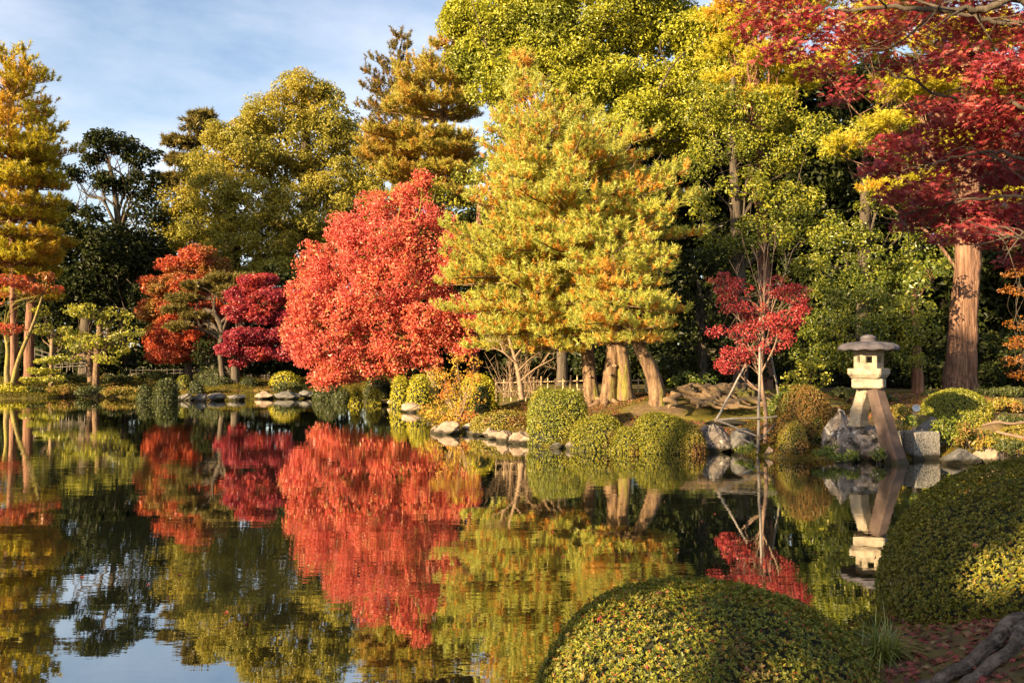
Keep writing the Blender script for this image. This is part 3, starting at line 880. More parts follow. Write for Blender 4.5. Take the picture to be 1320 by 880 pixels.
def blades(mb, P, h, w, r, lean=0.5, seg=3, droop=0.6):
    """arching grass blades rooted at P"""
    n = len(P)
    a = r.uniform(0, 2 * math.pi, n)
    out = np.stack([np.cos(a), np.sin(a), np.zeros(n)], 1)
    sd_ = np.stack([-np.sin(a), np.cos(a), np.zeros(n)], 1)
    H = (h * r.uniform(0.6, 1.2, n))[:, None]
    ln = r.uniform(0.15, 1, n)[:, None] * lean
    V = []
    for s in range(seg + 1):
        t = s / seg
        c = P + out * H * ln * t ** 1.6 + np.array([0, 0, 1]) * H * (t - droop * ln * t * t * 0.6)
        ww = w * (1 - t) ** 0.7 + w * 0.04
        V += [c - sd_ * ww, c + sd_ * ww]
    V = np.stack(V, 1)
    k = 2 * (seg + 1)
    base = (np.arange(n) * k)[:, None]
    F = np.concatenate([np.stack([base + 2 * s, base + 2 * s + 1, base + 2 * s + 3, base + 2 * s + 2], -1).reshape(-1, 4) for s in range(seg)])
    mb.add(V.reshape(-1, 3), F)

# ================================================================== THE FAR BANK, LEFT
T = tree
AM = [M['leftcon'], M['oldamber']]
bough_tree('conifer_tree', 'tall amber conifer with a pinkish trunk at the left edge of the far bank', 53,
  [(19, 500, 5), (18, 440, 4.5), (17, 380, 4.2), (14, 250, 3.6), (10, 120, 2.5), (6, 72, 1)],
  [(70, 6, 16, 20), (95, 8, 36, 44), (130, 9, 55, 78), (150, 10, 55, 60), (180, 12, 60, 88), (210, 13, 65, 84), (240, 14, 65, 66), (290, 15, 70, 64), (345, 16, 64, 56)], AM, M['redbark'], 'conifers of the far bank', levels=15, per=10, sc=2.0, incl=(28, -4), up=.2, roots=0, jit=1.4, seg=10, dens=1.45, old=.2)
bough_tree('conifer_tree', 'slimmer pale trunked conifer just right of the tall amber conifer', 54.5,
  [(38, 500, 6), (38, 440, 6), (40, 395, 5.5), (44, 300, 4), (50, 180, 2), (52, 150, 1)],
  [(150, 52, 8, 14), (175, 52, 18, 40), (200, 50, 20, 30), (250, 47, 30, 28), (320, 43, 40, 44), (385, 40, 34, 28)], AM, M['redbark'], 'conifers of the far bank', levels=11, per=7, sc=2.0, incl=(28, -6), up=.2, roots=0, jit=1.4, seg=10, dens=1.7, old=.4)
T('maple_tree', 'small salmon leaved maple with a mossy forked trunk on the far left bank', 'tree', 51.8,
  [(11, 503, 4), (9, 478, 3), (10, 450, 2.4), (5, 420, 1.8)],
  [(18, 362, 26, 12), (62, 357, 12, 9), (10, 425, 18, 10), (50, 372, 24, 8), (-10, 380, 22, 20)],
  M['orangered'], M['mossbark'], group='maples of the far bank', cr=0.5, leaf=0.16, dens=0.55, flat=0.5, start=0.5,
  extra=lambda tm, r: [tm.tube(*taper_path([at(15, 500, 51.8), at(22, 470, 51.9), at(31, 445, 51.8), at(42, 420, 51.7), at(60, 365, 51.7)], [.16, .13, .12, .10, .04], 16), 8, rough=.08, r=r)])
T('broadleaf_tree', 'dark sparse broadleaf tree with black twisting limbs against the sky on the left', 'tree', 64,
  [(160, 490, 5), (159, 400, 4.6), (156, 320, 4.2), (150, 265, 3.6), (144, 225, 2.6), (135, 195, 1.5)],
  [(150, 185, 40, 14), (185, 205, 26, 18), (120, 205, 22, 10), (95, 225, 22, 10), (180, 240, 30, 20), (140, 235, 26, 13), (200, 235, 14, 20), (195, 275, 24, 22), (85, 270, 18, 14), (115, 275, 18, 10)],
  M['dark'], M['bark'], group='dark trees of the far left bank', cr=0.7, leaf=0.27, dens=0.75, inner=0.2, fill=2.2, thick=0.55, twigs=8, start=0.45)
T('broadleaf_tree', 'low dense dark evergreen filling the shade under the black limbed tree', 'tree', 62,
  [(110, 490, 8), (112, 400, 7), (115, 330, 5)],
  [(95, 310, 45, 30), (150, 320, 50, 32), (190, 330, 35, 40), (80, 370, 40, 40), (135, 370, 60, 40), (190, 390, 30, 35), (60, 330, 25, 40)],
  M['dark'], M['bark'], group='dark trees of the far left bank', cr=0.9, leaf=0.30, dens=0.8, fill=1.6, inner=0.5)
T('lime_tree', 'small yellow green tree with two slim sunlit trunks on the far left bank', 'tree', 52.6,
  [(123, 492, 4.5), (125, 465, 4), (127, 440, 4), (130, 410, 3)],
  [(120, 400, 30, 14), (150, 410, 24, 16), (98, 430, 22, 16), (115, 445, 28, 16), (150, 440, 26, 18), (90, 462, 20, 10), (165, 425, 16, 14), (140, 462, 20, 10)],
  M['lime'], M['pinebark'], group='small lime green trees', cr=0.55, leaf=0.19, dens=0.55, flat=0.5, inner=0.1, fill=1.1,
  extra=lambda tm, r: [tm.tube(*taper_path([at(117, 492, 52.9), at(114, 460, 53), at(110, 435, 53)], [.2, .17, .1], 8), 7, rough=.08, r=r)])
T('lime_tree', 'slender yellow green tree between the salmon maple and the two trunked lime tree', 'tree', 54,
  [(66, 482, 2.5), (67, 450, 2.5), (68, 425, 2)],
  [(62, 425, 20, 9), (80, 440, 16, 8), (55, 405, 12, 12), (90, 425, 12, 6)],
  M['lime'], M['twig'], group='small lime green trees', cr=0.5, leaf=0.18, dens=0.5, flat=0.5, inner=0.0)
loose('layered_shrub', 'layered yellow green shrub overhanging the far left bank', 'shrub', 51.9, [(55, 478, 22, 5), (65, 465, 20, 5), (70, 488, 16, 5), (45, 490, 20, 5)], M['lime'], leaf=0.16, cr=0.4, dens=0.6, flat=0.4)
T('maple_tree', 'wide orange red maple with a shaded dark red underside on the far bank', 'tree', 56,
  [(243, 488, 5), (242, 460, 4.5), (240, 420, 4), (245, 370, 3), (250, 340, 2)],
  [(255, 330, 26, 14), (230, 345, 30, 14), (275, 345, 24, 14), (200, 368, 24, 14), (240, 368, 40, 16), (195, 400, 20, 14), (225, 400, 34, 18), (205, 432, 26, 18), (240, 435, 38, 18), (275, 400, 30, 18), (222, 458, 34, 10), (270, 440, 26, 16)],
  M['orangered'], M['bark'], group='maples of the far bank', cr=0.5, leaf=0.16, dens=0.75, flat=0.55, up=0.6, fill=2.0, inner=0.3, lobe_k=1.25)
T('japanese_pine', 'leaning olive brown pine with spreading pads before the orange red maple', 'tree', 53.5,
  [(288, 482, 4), (284, 450, 4), (286, 425, 4), (276, 405, 3.5), (262, 398, 2.5)],
  [(262, 372, 26, 7), (290, 362, 22, 6), (240, 388, 24, 7), (300, 378, 24, 7), (228, 402, 18, 6), (256, 410, 18, 5), (240, 424, 22, 6), (310, 395, 16, 6), (318, 362, 14, 5)],
  M['dpine'], M['bark'], style='pine', cr=0.5, need=0.26, shoots=26, per=3, blades=6, shoot_len=0.3, flat=0.35, fill=1.8, width=0.12, thick=0.6)
T('maple_tree', 'crimson purple maple with tiered boughs between the orange and scarlet maples', 'tree', 52.8,
  [(304, 492, 5), (304, 470, 5), (308, 440, 4), (318, 400, 3), (325, 370, 2)],
  [(335, 362, 26, 9), (315, 380, 28, 11), (350, 380, 24, 11), (370, 386, 16, 7), (305, 405, 20, 12), (345, 405, 32, 12), (320, 432, 32, 11), (355, 435, 26, 12), (298, 450, 22, 8), (335, 455, 34, 10), (305, 470, 12, 7), (365, 455, 14, 10), (375, 410, 18, 16), (378, 440, 16, 14), (330, 400, 30, 16)],
  M['crimson'], M['bark'], group='maples of the far bank', cr=0.45, leaf=0.15, dens=0.75, flat=0.55, up=0.6, fill=2.0, inner=0.3, lobe_k=1.25)
T('broadleaf_shrub', 'dark ivy green bush standing beside the leaning olive brown pine', 'shrub', 54.2,
  [(275, 488, 3), (275, 460, 3)], [(275, 440, 18, 18), (268, 462, 22, 18), (285, 425, 14, 14), (285, 465, 18, 14)],
  M['dark'], M['bark'], cr=0.5, leaf=0.2, dens=0.8)

# tall broadleaf trees behind the maples
T('broadleaf_tree', 'tallest olive green broadleaf tree rising behind the crimson maple', 'tree', 68,
  [(400, 490, 14), (400, 400, 13), (398, 300, 11), (395, 200, 7), (392, 130, 3)],
  [(392, 118, 38, 26), (360, 150, 44, 32), (425, 150, 36, 36), (448, 190, 28, 40), (330, 165, 34, 22), (390, 190, 60, 40), (430, 235, 48, 40), (345, 215, 50, 36), (400, 270, 62, 44), (455, 270, 30, 50), (440, 320, 50, 44), (375, 325, 60, 46), (475, 235, 28, 34), (490, 280, 34, 40), (480, 330, 40, 40)],
  M['olive'], M['bark'], group='olive green broadleaf trees', cr=0.85, leaf=0.205, dens=0.75, fill=1.5, inner=0.35, reach=-.1)
T('broadleaf_tree', 'lower olive green broadleaf tree behind the orange red maple', 'tree', 65,
  [(300, 490, 12), (300, 400, 11), (298, 300, 8), (296, 220, 4)],
  [(290, 180, 34, 28), (318, 200, 40, 34), (262, 215, 34, 26), (285, 245, 48, 34), (235, 260, 32, 28), (250, 295, 46, 30), (320, 265, 46, 44), (345, 310, 44, 50), (300, 320, 50, 50), (225, 300, 26, 24), (355, 360, 40, 40)],
  M['olive'], M['bark'], group='olive green broadleaf trees', cr=0.8, leaf=0.205, dens=0.75, fill=1.5, inner=0.35, reach=-.1)
T('conifer_tree', 'dull brown green conifer peeping out left of the olive broadleaf trees', 'tree', 78,
  [(252, 490, 8), (252, 300, 6), (254, 150, 2)],
  [(258, 165, 22, 14), (235, 186, 26, 7), (268, 182, 24, 12), (228, 208, 22, 6), (250, 212, 30, 10), (262, 150, 12, 8), (240, 235, 30, 12)],
  M['dpine'], M['bark'], style='pine', group='conifers of the far bank', cr=0.9, need=0.5, shoots=22, per=3, blades=6, shoot_len=0.5, flat=0.3, fill=1.8, width=0.13, upw=0.3)
bough_tree('layered_pine', 'olive gold pine with flat layered boughs above the scarlet maple', 55,
  [(560, 490, 9), (562, 400, 8), (566, 250, 6.5), (574, 120, 4.5), (585, 50, 2), (588, 36, 1)],
  [(36, 588, 8, 12), (62, 584, 24, 24), (92, 578, 60, 36), (115, 574, 76, 40), (150, 572, 100, 45), (185, 570, 112, 45), (215, 568, 100, 50), (250, 566, 80, 55), (300, 565, 50, 60)], [M['lpine'], M['oldamber']], M['pinebark'], levels=10, per=14, sc=2.0, incl=(8, 0), up=.2, roots=0, seg=10, dens=1.9, jit=.9, old=.16, side=.9)
bough_tree('conifer_tree', 'spiky brownish conifer top between the tallest olive tree and layered pine', 62,
  [(505, 490, 7), (507, 300, 5), (512, 100, 2.5), (518, 52, .8)],
  [(52, 518, 5, 6), (72, 515, 14, 14), (90, 512, 36, 22), (115, 510, 48, 26), (140, 508, 50, 30), (175, 507, 50, 40), (220, 506, 50, 45)], [M['dpine'], M['oldamber']], M['bark'], 'conifers of the far bank', levels=10, per=8, sc=2.0, incl=(20, 2), up=.5, roots=0, jit=1.3, seg=8, dens=1.3, old=.35)

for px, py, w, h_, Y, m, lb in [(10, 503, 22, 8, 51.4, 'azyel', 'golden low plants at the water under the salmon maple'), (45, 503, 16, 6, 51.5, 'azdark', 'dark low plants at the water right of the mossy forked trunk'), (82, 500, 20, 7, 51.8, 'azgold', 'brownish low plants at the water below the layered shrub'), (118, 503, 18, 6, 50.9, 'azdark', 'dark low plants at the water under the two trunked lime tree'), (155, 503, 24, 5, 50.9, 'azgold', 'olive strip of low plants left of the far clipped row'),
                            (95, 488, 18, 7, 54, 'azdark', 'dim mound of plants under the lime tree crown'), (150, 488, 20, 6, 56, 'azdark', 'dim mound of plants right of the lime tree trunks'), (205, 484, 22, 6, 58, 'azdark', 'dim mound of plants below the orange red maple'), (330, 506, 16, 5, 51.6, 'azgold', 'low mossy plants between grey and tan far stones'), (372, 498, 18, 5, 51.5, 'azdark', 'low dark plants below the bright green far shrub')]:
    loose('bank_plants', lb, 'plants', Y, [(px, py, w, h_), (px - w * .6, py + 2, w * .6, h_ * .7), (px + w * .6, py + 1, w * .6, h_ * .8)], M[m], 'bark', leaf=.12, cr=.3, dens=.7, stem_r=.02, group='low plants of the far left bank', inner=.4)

# ================================================================== SCARLET MAPLE AND ITS BANK
T('maple_tree', 'large scarlet maple leaning out over the pond, the biggest red tree', 'tree', 40.5,
  [(558, 496, 8), (556, 470, 7), (545, 450, 6), (520, 420, 5), (490, 370, 4), (480, 310, 3), (500, 260, 2)],
  [(545, 235, 14, 16), (525, 255, 24, 20), (490, 268, 28, 22), (540, 285, 34, 28), (450, 300, 34, 26), (500, 310, 46, 34), (410, 335, 28, 28), (450, 350, 46, 32), (515, 360, 46, 34), (560, 355, 30, 34), (400, 385, 34, 30), (445, 405, 46, 32), (500, 410, 44, 30), (555, 410, 44, 28), (390, 430, 28, 28), (425, 450, 42, 26), (470, 455, 40, 24), (520, 445, 40, 20), (570, 435, 30, 16), (440, 478, 34, 16), (478, 475, 26, 14), (585, 395, 22, 26), (592, 440, 22, 20), (545, 462, 26, 12), (505, 475, 24, 12), (420, 380, 40, 40), (480, 380, 50, 40), (470, 330, 40, 40), (530, 330, 40, 40), (425, 490, 26, 9), (392, 455, 24, 18), (598, 410, 24, 26, -.8), (580, 330, 24, 34, -.3), (604, 446, 20, 12, -.6), (575, 290, 18, 24, .5)],
  M['scarlet'], M['mossbark'], group='maples of the far bank', cr=0.5, leaf=0.14, dens=0.52, flat=0.9, fill=2.2, inner=0.3, up=0.1, spray=9, rnd=0.85, thick=0.5, twigs=6)
T('bare_branched_tree', 'thin leaved yellow green tree mixed between the scarlet maple and golden pine', 'tree', 41.8,
  [(585, 492, 3), (588, 440, 2.8), (580, 380, 2.2), (565, 300, 1.6), (560, 250, 1)],
  [(560, 262, 30, 22), (590, 240, 30, 40), (545, 300, 36, 26), (585, 320, 34, 40), (560, 345, 26, 22)],
  M['yolive'], M['bark'], cr=0.6, leaf=0.14, dens=0.28, inner=0.0, fill=0.9, twigs=8)
T('pink_trunked_tree', 'tree with a pinkish trunk standing just right of the scarlet maple', 'tree', 42,
  [(613, 498, 8), (611, 465, 7), (610, 430, 7), (612, 380, 6), (620, 250, 4)],
  [(640, 240, 50, 50), (620, 330, 40, 40), (660, 180, 50, 40)], M['ever'], M['redbark'], cr=0.8, leaf=0.2, dens=0.5)

# ================================================================== GOLDEN PINES OF THE PENINSULA
GN = [M['gpine'], M['oldneedle']]
def scars(rt, Y, spots):
    for px, py, w in spots:
        mb = MB()
        c = at(px, py, Y)
        th = np.linspace(0, 2 * math.pi, 12, endpoint=False)
        k = w * Y / FPX
        mb.add(np.concatenate([c + np.stack([k * np.cos(th), np.full(12, .03), k * .8 * np.sin(th)], 1), c + np.stack([k * .8 * np.cos(th), np.full(12, -.02), k * .62 * np.sin(th)], 1)]), [[q, (q + 1) % 12, 12 + (q + 1) % 12, 12 + q] for q in range(12)])
        mb.add(c + np.stack([k * .8 * np.cos(th), np.full(12, -.02), k * .62 * np.sin(th)], 1), np.arange(12)[::-1].reshape(1, -1))
        mb.build('branch_scar', M['twig'], rt)
p1 = bough_tree('golden_pine', 'tall golden pine with candle like top shoots and a forked mossy trunk', 26.5,
  [(784, 512, 10), (786, 490, 9), (790, 460, 9), (788, 420, 9), (770, 360, 7.5), (735, 280, 6), (700, 180, 4.5), (673, 82, 1)],
  [(78, 672, 5, 6), (110, 676, 22, 26), (150, 686, 50, 64), (200, 702, 84, 125), (235, 720, 112, 185), (275, 735, 140, 178), (310, 750, 155, 150), (345, 765, 150, 120)], GN, M['pinebark'], 'golden pines of the peninsula', levels=19, per=9, seg=16, roots=7)
tm = MB()
rr_ = np.random.default_rng(55)
P, q = taper_path([at(806, 514, 26.4), at(805, 480, 26.3), at(802, 440, 26.3), at(812, 390, 26.3), at(795, 330, 26.3)], [.23, .19, .18, .15, .09], 20)
tm.tube(P, q * (1 + .35 * np.exp(-np.arange(20) * .5)), 12, rough=.08, r=rr_, ridge=.05)
tm.build('second_trunk', M['pinebark'], p1, smooth=True)
scars(p1, 26.15, [(792, 471, 3), (786, 482, 2.2), (804, 466, 2.4)])
p2 = bough_tree('golden_pine', 'golden pine with a straight scarred trunk left of the forked trunk', 27.2,
  [(764, 508, 9.5), (759, 480, 9), (756, 450, 8.5), (745, 400, 7.5), (715, 350, 6), (680, 310, 4), (655, 285, 2)],
  [(285, 655, 40, 40), (310, 660, 104, 70), (340, 668, 112, 80), (370, 680, 122, 85), (400, 690, 124, 80), (428, 695, 116, 75), (455, 698, 98, 62)], GN, M['pinebark'], 'golden pines of the peninsula', levels=12, per=10, seg=14, incl=(30, -14), roots=6)
scars(p2, 26.9, [(756, 468, 3), (760, 485, 2)])
p3 = bough_tree('golden_pine', 'golden pine with a rough leaning trunk, nearest the water', 24,
  [(849, 527, 10), (846, 500, 10), (838, 475, 9), (824, 445, 8), (812, 410, 7), (800, 370, 5), (790, 330, 3), (785, 310, 1.5)],
  [(300, 785, 16, 30), (325, 790, 60, 128), (350, 796, 70, 90), (372, 800, 70, 60), (395, 800, 75, 80), (420, 800, 75, 88), (448, 802, 62, 70)], GN, M['pinebark'], 'golden pines of the peninsula', levels=9, per=10, seg=14, incl=(25, -8), roots=6, sc=.95)

# ================================================================== BIG TREES BEHIND THE PENINSULA
T('broadleaf_tree', 'huge yellow green broadleaf tree towering behind the golden pines', 'tree', 38,
  [(725, 500, 7), (725, 400, 7), (728, 250, 7), (735, 120, 6), (740, 20, 5), (745, -80, 3)],
  [(595, 22, 34, 30), (640, 30, 50, 50), (610, 75, 36, 36), (690, 30, 60, 50), (650, 100, 50, 50), (720, 75, 60, 40), (770, 30, 70, 56), (840, 40, 60, 50), (790, 100, 50, 34), (745, 120, 50, 40), (860, 110, 50, 40), (820, 150, 50, 36), (700, -50, 90, 50), (800, -60, 90, 60), (620, -50, 60, 50), (900, 50, 44, 50), (900, 120, 50, 50), (860, 165, 50, 40), (940, 90, 50, 60), (740, -140, 110, 60), (880, -60, 60, 60)],
  M['yolive'], M['bark'], group='yellow green broadleaf trees', cr=0.75, leaf=0.155, dens=0.72, fill=1.8, inner=0.8)
T('broadleaf_tree', 'yellow green broadleaf tree with dark hollows right of the golden pines', 'tree', 33,
  [(955, 496, 9), (955, 400, 9), (950, 300, 8), (945, 180, 5), (945, 100, 3)],
  [(910, 130, 44, 34), (960, 150, 50, 34), (1010, 140, 44, 36), (930, 190, 44, 28), (985, 200, 50, 34), (1045, 185, 40, 36), (950, 245, 40, 24), (1010, 260, 48, 30), (890, 215, 24, 20), (900, 262, 20, 20), (985, 305, 44, 22), (940, 318, 34, 20), (1050, 300, 34, 26)],
  M['ygreen'], M['bark'], group='yellow green broadleaf trees', cr=0.6, leaf=0.13, dens=0.8, fill=1.15, inner=0.1, reach=-0.1, thick=.25, twigs=3)
T('broadleaf_tree', 'glossy evergreen with hanging leaf sprays behind the stone lantern', 'tree', 31.5,
  [(1110, 494, 9), (1112, 420, 9), (1115, 320, 8), (1115, 220, 5), (1110, 150, 3)],
  [(1090, 180, 44, 34), (1140, 200, 44, 36), (1130, 262, 44, 26), (1180, 260, 44, 34), (1080, 300, 44, 26), (1140, 320, 52, 30), (1195, 320, 36, 40), (1060, 350, 40, 26), (1110, 370, 50, 28), (1170, 375, 46, 34), (1215, 290, 30, 40)],
  M['ever'], M['bark'], group='glossy evergreens behind the lantern', cr=0.55, leaf=0.125, dens=0.8, fill=1.05, inner=0.05, reach=-0.1, thick=.25, twigs=3)
T('broadleaf_tree', 'lower glossy evergreen with leaves hanging beside the red barked trunk', 'tree', 27.5,
  [(1125, 500, 6), (1125, 460, 6), (1122, 420, 4)],
  [(1075, 385, 40, 22), (1120, 395, 46, 26), (1165, 400, 36, 24), (1060, 420, 40, 24), (1100, 430, 46, 24), (1150, 435, 44, 22), (1190, 420, 28, 26), (1075, 460, 40, 22), (1130, 465, 44, 20), (1170, 462, 26, 18), (1045, 450, 30, 26)],
  M['ever'], M['bark'], group='glossy evergreens behind the lantern', cr=0.42, leaf=0.10, dens=0.75, fill=1.05, inner=0.05, reach=-0.1, thick=.25, twigs=3)
T('broadleaf_tree', 'dark shaded evergreen between the leaning golden pine and the staked young maple', 'tree', 29.5,
  [(905, 500, 6), (905, 440, 6), (902, 380, 4)],
  [(890, 340, 34, 30), (930, 350, 30, 40), (885, 390, 30, 30), (920, 410, 36, 34), (890, 440, 34, 30), (940, 450, 34, 30), (905, 475, 40, 16), (970, 400, 30, 50), (1000, 440, 40, 40)],
  M['dark'], M['bark'], group='dark evergreens of the right bank', cr=0.55, leaf=0.17, dens=0.6, fill=1.0, inner=0.2)
T('cedar_tree', 'thick straight trunked cedar with yellow sprays rising behind the lantern bank', 'tree', 30,
  [(1235, 503, 19.5), (1238, 460, 17.5), (1242, 400, 16), (1247, 320, 14.5), (1246, 200, 14), (1246, 80, 10), (1246, -60, 6)],
  [(1130, 162, 46, 9), (1128, 247, 34, 17), (1085, 190, 22, 12), (1180, 120, 60, 16), (1060, 90, 40, 12), (1100, 60, 60, 20), (1210, 190, 50, 14), (1240, 60, 90, 30), (1300, 170, 50, 16), (1190, 235, 40, 11), (1300, 260, 40, 12), (1150, 20, 80, 30), (1290, 110, 50, 24), (1240, -40, 120, 40), (1140, 110, 40, 12)],
  M['ypine'], M['cedarbark'], style='pine', cr=0.6, need=0.17, shoots=30, per=4, blades=6, shoot_len=0.35, flat=0.35, fill=1.5, width=0.1, upw=0.35, thick=0.16, seg=20, roots=0, flare_k=0.08)
T('yellow_pine', 'bright yellow pine with orange patches at the top behind the red overhang', 'tree', 34,
  [(985, 498, 9), (985, 350, 8), (975, 150, 6), (970, -20, 3)],
  [(930, 20, 40, 22), (975, 35, 50, 26), (945, 65, 40, 20), (990, 85, 46, 26), (940, 105, 30, 16), (1020, 50, 44, 26), (970, 130, 40, 16), (1030, 110, 40, 20), (960, -30, 60, 30), (1040, 0, 60, 30)],
  M['ypine'], M['redbark'], style='pine', cr=0.65, need=0.19, shoots=30, per=4, blades=6, shoot_len=0.4, flat=0.35, fill=1.6, width=0.1, upw=0.7)
T('orange_maple', 'small orange maple glowing at the right edge behind the cedar trunk', 'tree', 29,
  [(1330, 500, 4), (1330, 440, 4), (1325, 380, 3)],
  [(1315, 350, 30, 14), (1325, 375, 36, 14), (1312, 415, 26, 10), (1330, 440, 40, 12), (1308, 465, 26, 9), (1320, 480, 30, 10)],
  M['orange'], M['bark'], cr=0.4, leaf=0.10, dens=0.3, flat=0.4, inner=0.0)
T('red_barked_tree', 'slim tree with a reddish leaf clad trunk between the lantern and cedar', 'tree', 28.6,
  [(1184, 502, 7), (1183, 470, 6), (1181, 430, 5), (1178, 380, 4)], [(1178, 372, 30, 24), (1195, 345, 26, 26)], M['ever'], M['redbark'], cr=0.5, leaf=0.15, dens=0.5)

# dim evergreens that close the view
fill_spec = [('left', 84, 'dark'), ]
bt = [(-60, 330, 60, 84), (30, 330, 70, 86), (110, 345, 60, 82), (190, 335, 60, 88), (260, 330, 60, 90)]
bl = ['dim evergreen behind the amber conifers at the left edge', 'dim evergreen glimpsed between the amber conifer and black limbed tree', 'dim evergreen low behind the black limbed tree', 'dim evergreen behind the orange red maple', 'dim evergreen behind the lower olive broadleaf']
for (px, py, rr, Y), lb in zip(bt, bl):
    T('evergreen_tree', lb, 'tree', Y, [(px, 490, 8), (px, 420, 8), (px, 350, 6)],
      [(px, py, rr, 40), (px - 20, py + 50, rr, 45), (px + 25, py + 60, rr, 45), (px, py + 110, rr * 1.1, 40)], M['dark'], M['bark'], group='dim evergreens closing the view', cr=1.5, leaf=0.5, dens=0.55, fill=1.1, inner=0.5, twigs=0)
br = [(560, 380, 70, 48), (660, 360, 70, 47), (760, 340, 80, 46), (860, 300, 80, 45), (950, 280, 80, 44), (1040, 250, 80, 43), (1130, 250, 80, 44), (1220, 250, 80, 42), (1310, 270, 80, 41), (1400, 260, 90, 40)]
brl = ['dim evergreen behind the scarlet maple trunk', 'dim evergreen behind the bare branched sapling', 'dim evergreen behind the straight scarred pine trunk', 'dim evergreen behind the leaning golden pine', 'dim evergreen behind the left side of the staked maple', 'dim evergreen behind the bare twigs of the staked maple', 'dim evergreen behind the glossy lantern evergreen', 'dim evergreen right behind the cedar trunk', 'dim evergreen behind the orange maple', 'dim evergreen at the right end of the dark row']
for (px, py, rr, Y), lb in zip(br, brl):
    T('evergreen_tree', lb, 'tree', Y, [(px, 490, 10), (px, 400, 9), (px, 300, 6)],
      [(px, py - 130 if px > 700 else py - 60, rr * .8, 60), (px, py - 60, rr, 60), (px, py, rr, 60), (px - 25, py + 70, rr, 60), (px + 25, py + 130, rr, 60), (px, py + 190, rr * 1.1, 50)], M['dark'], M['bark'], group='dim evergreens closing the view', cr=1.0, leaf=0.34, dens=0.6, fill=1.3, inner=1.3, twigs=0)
# low dark evergreen shrubs in the shade under the trees
lo = [(1070, 480, 50, 36, 'dim low evergreen seen left of the lantern roof'), (1145, 478, 50, 37, 'dim low evergreen seen between the lantern and cedar trunk'), (1215, 480, 44, 35, 'dim low evergreen left behind the cedar trunk base'), (1310, 478, 50, 34, 'dim low evergreen under the orange maple'), (880, 478, 50, 36, 'dim low evergreen behind the exposed roots'), (960, 478, 50, 35, 'dim low evergreen behind the staked maple trunk'), (300, 400, 60, 72, 'dim low evergreen behind the leaning olive brown pine'), (365, 400, 60, 62, 'dim low evergreen between the crimson and scarlet maples'), (450, 400, 60, 60, 'dim evergreen mass behind the heart of the scarlet maple'), (540, 400, 60, 56, 'dim evergreen mass behind the scarlet maple crown edge'), (215, 462, 44, 66, 'dim low evergreen under the left end of the orange red maple'), (330, 462, 46, 66, 'dim low evergreen under the crimson maple'), (410, 462, 50, 60, 'dim low evergreen left behind the scarlet maple'), (500, 462, 50, 52, 'dim low evergreen right behind the scarlet maple trunk'),
      (590, 462, 50, 44, 'dim low evergreen behind the golden sparse bush'), (680, 462, 50, 42, 'dim low evergreen behind the bamboo fence'), (800, 455, 60, 40, 'dim low evergreen behind the forked pine trunk'), (1260, 450, 60, 37, 'dim low evergreen behind the cedar trunk base'), (40, 462, 60, 64, 'dim low evergreen behind the left railing'), (125, 462, 50, 64, 'dim low evergreen behind the two trunked lime tree')]
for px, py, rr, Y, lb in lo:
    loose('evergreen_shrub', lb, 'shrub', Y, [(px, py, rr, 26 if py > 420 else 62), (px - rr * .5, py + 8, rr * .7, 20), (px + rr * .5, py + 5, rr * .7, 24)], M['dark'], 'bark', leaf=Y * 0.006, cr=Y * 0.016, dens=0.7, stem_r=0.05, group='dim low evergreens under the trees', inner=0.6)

# ================================================================== YOUNG STAKED MAPLE
def bare_top(tm, r):
    for bx, by, tx, ty in [(985, 400, 960, 318), (985, 390, 985, 300), (990, 390, 1000, 300), (995, 400, 1022, 322), (975, 400, 940, 335), (980, 380, 975, 320), (985, 380, 990, 318)]:
        P, q = taper_path([at(982, 420, 19.9), at((982 + bx) / 2 + 2, (420 + by) / 2, 19.9), at(bx, by, 19.9 + r.uniform(-.2, .2)), at(tx, ty, 19.9 + r.uniform(-.3, .3))], [.022, .018, .013, .005], 12)
        tm.tube(P, q, 5, r=r)
        for k in range(9):
            s = r.integers(4, 12)
            e = P[s] + np.array([r.uniform(-.18, .18), r.uniform(-.15, .15), r.uniform(.18, .5)])
            tm.tube([P[s], (P[s] + e) / 2 + r.normal(size=3) * .02, e], [.007, .005, .003], 4, r=r)
T('young_maple', 'small red maple with bare grey twigs on top, tied to wooden stakes', 'tree', 19.9,
  [(986, 566, 2.6), (987, 530, 2.6), (981, 490, 2.4), (983, 450, 2.2), (984, 420, 2)],
  [(930, 358, 18, 12), (950, 372, 22, 16), (935, 395, 18, 16), (965, 395, 22, 18), (1000, 370, 22, 16), (1020, 380, 20, 18), (1035, 395, 16, 12), (985, 410, 26, 16), (930, 425, 20, 10), (955, 430, 24, 16), (1010, 410, 26, 14), (945, 452, 22, 12), (970, 455, 20, 14), (1000, 440, 24, 16), (940, 468, 14, 8)],
  M['youngred'], M['twigdark'], cr=0.24, leaf=0.058, dens=0.6, flat=0.7, fill=1.7, inner=0.1, extra=bare_top, twigs=6, thick=0.5)
sf = thing('tree_support', 'frame of wooden poles lashed around the young red maple at the water edge', 'tree support', at(977, 575, 19.6))
for p, q, d0, d1, rr in [((977, 588), (980, 447), 19.5, 19.6, .036), ((923, 541), (961, 470), 19.4, 19.9, .028), ((922, 541), (1002, 537), 19.42, 19.5, .026), ((921, 540), (978, 563), 19.36, 19.46, .026), ((990, 438), (1004, 512), 19.9, 20.6, .028), ((980, 566), (1010, 534), 19.44, 20.3, .022)]:
    mb = MB()
    a_, b_ = at(*p, d0), at(*q, d1)
    mb.tube(np.linspace(a_, b_, 8) + rng.normal(size=(8, 3)) * 0.006, np.linspace(rr, rr * .85, 8), 8, rough=.05)
    mb.build('pole', M['pole'], sf, smooth=True)
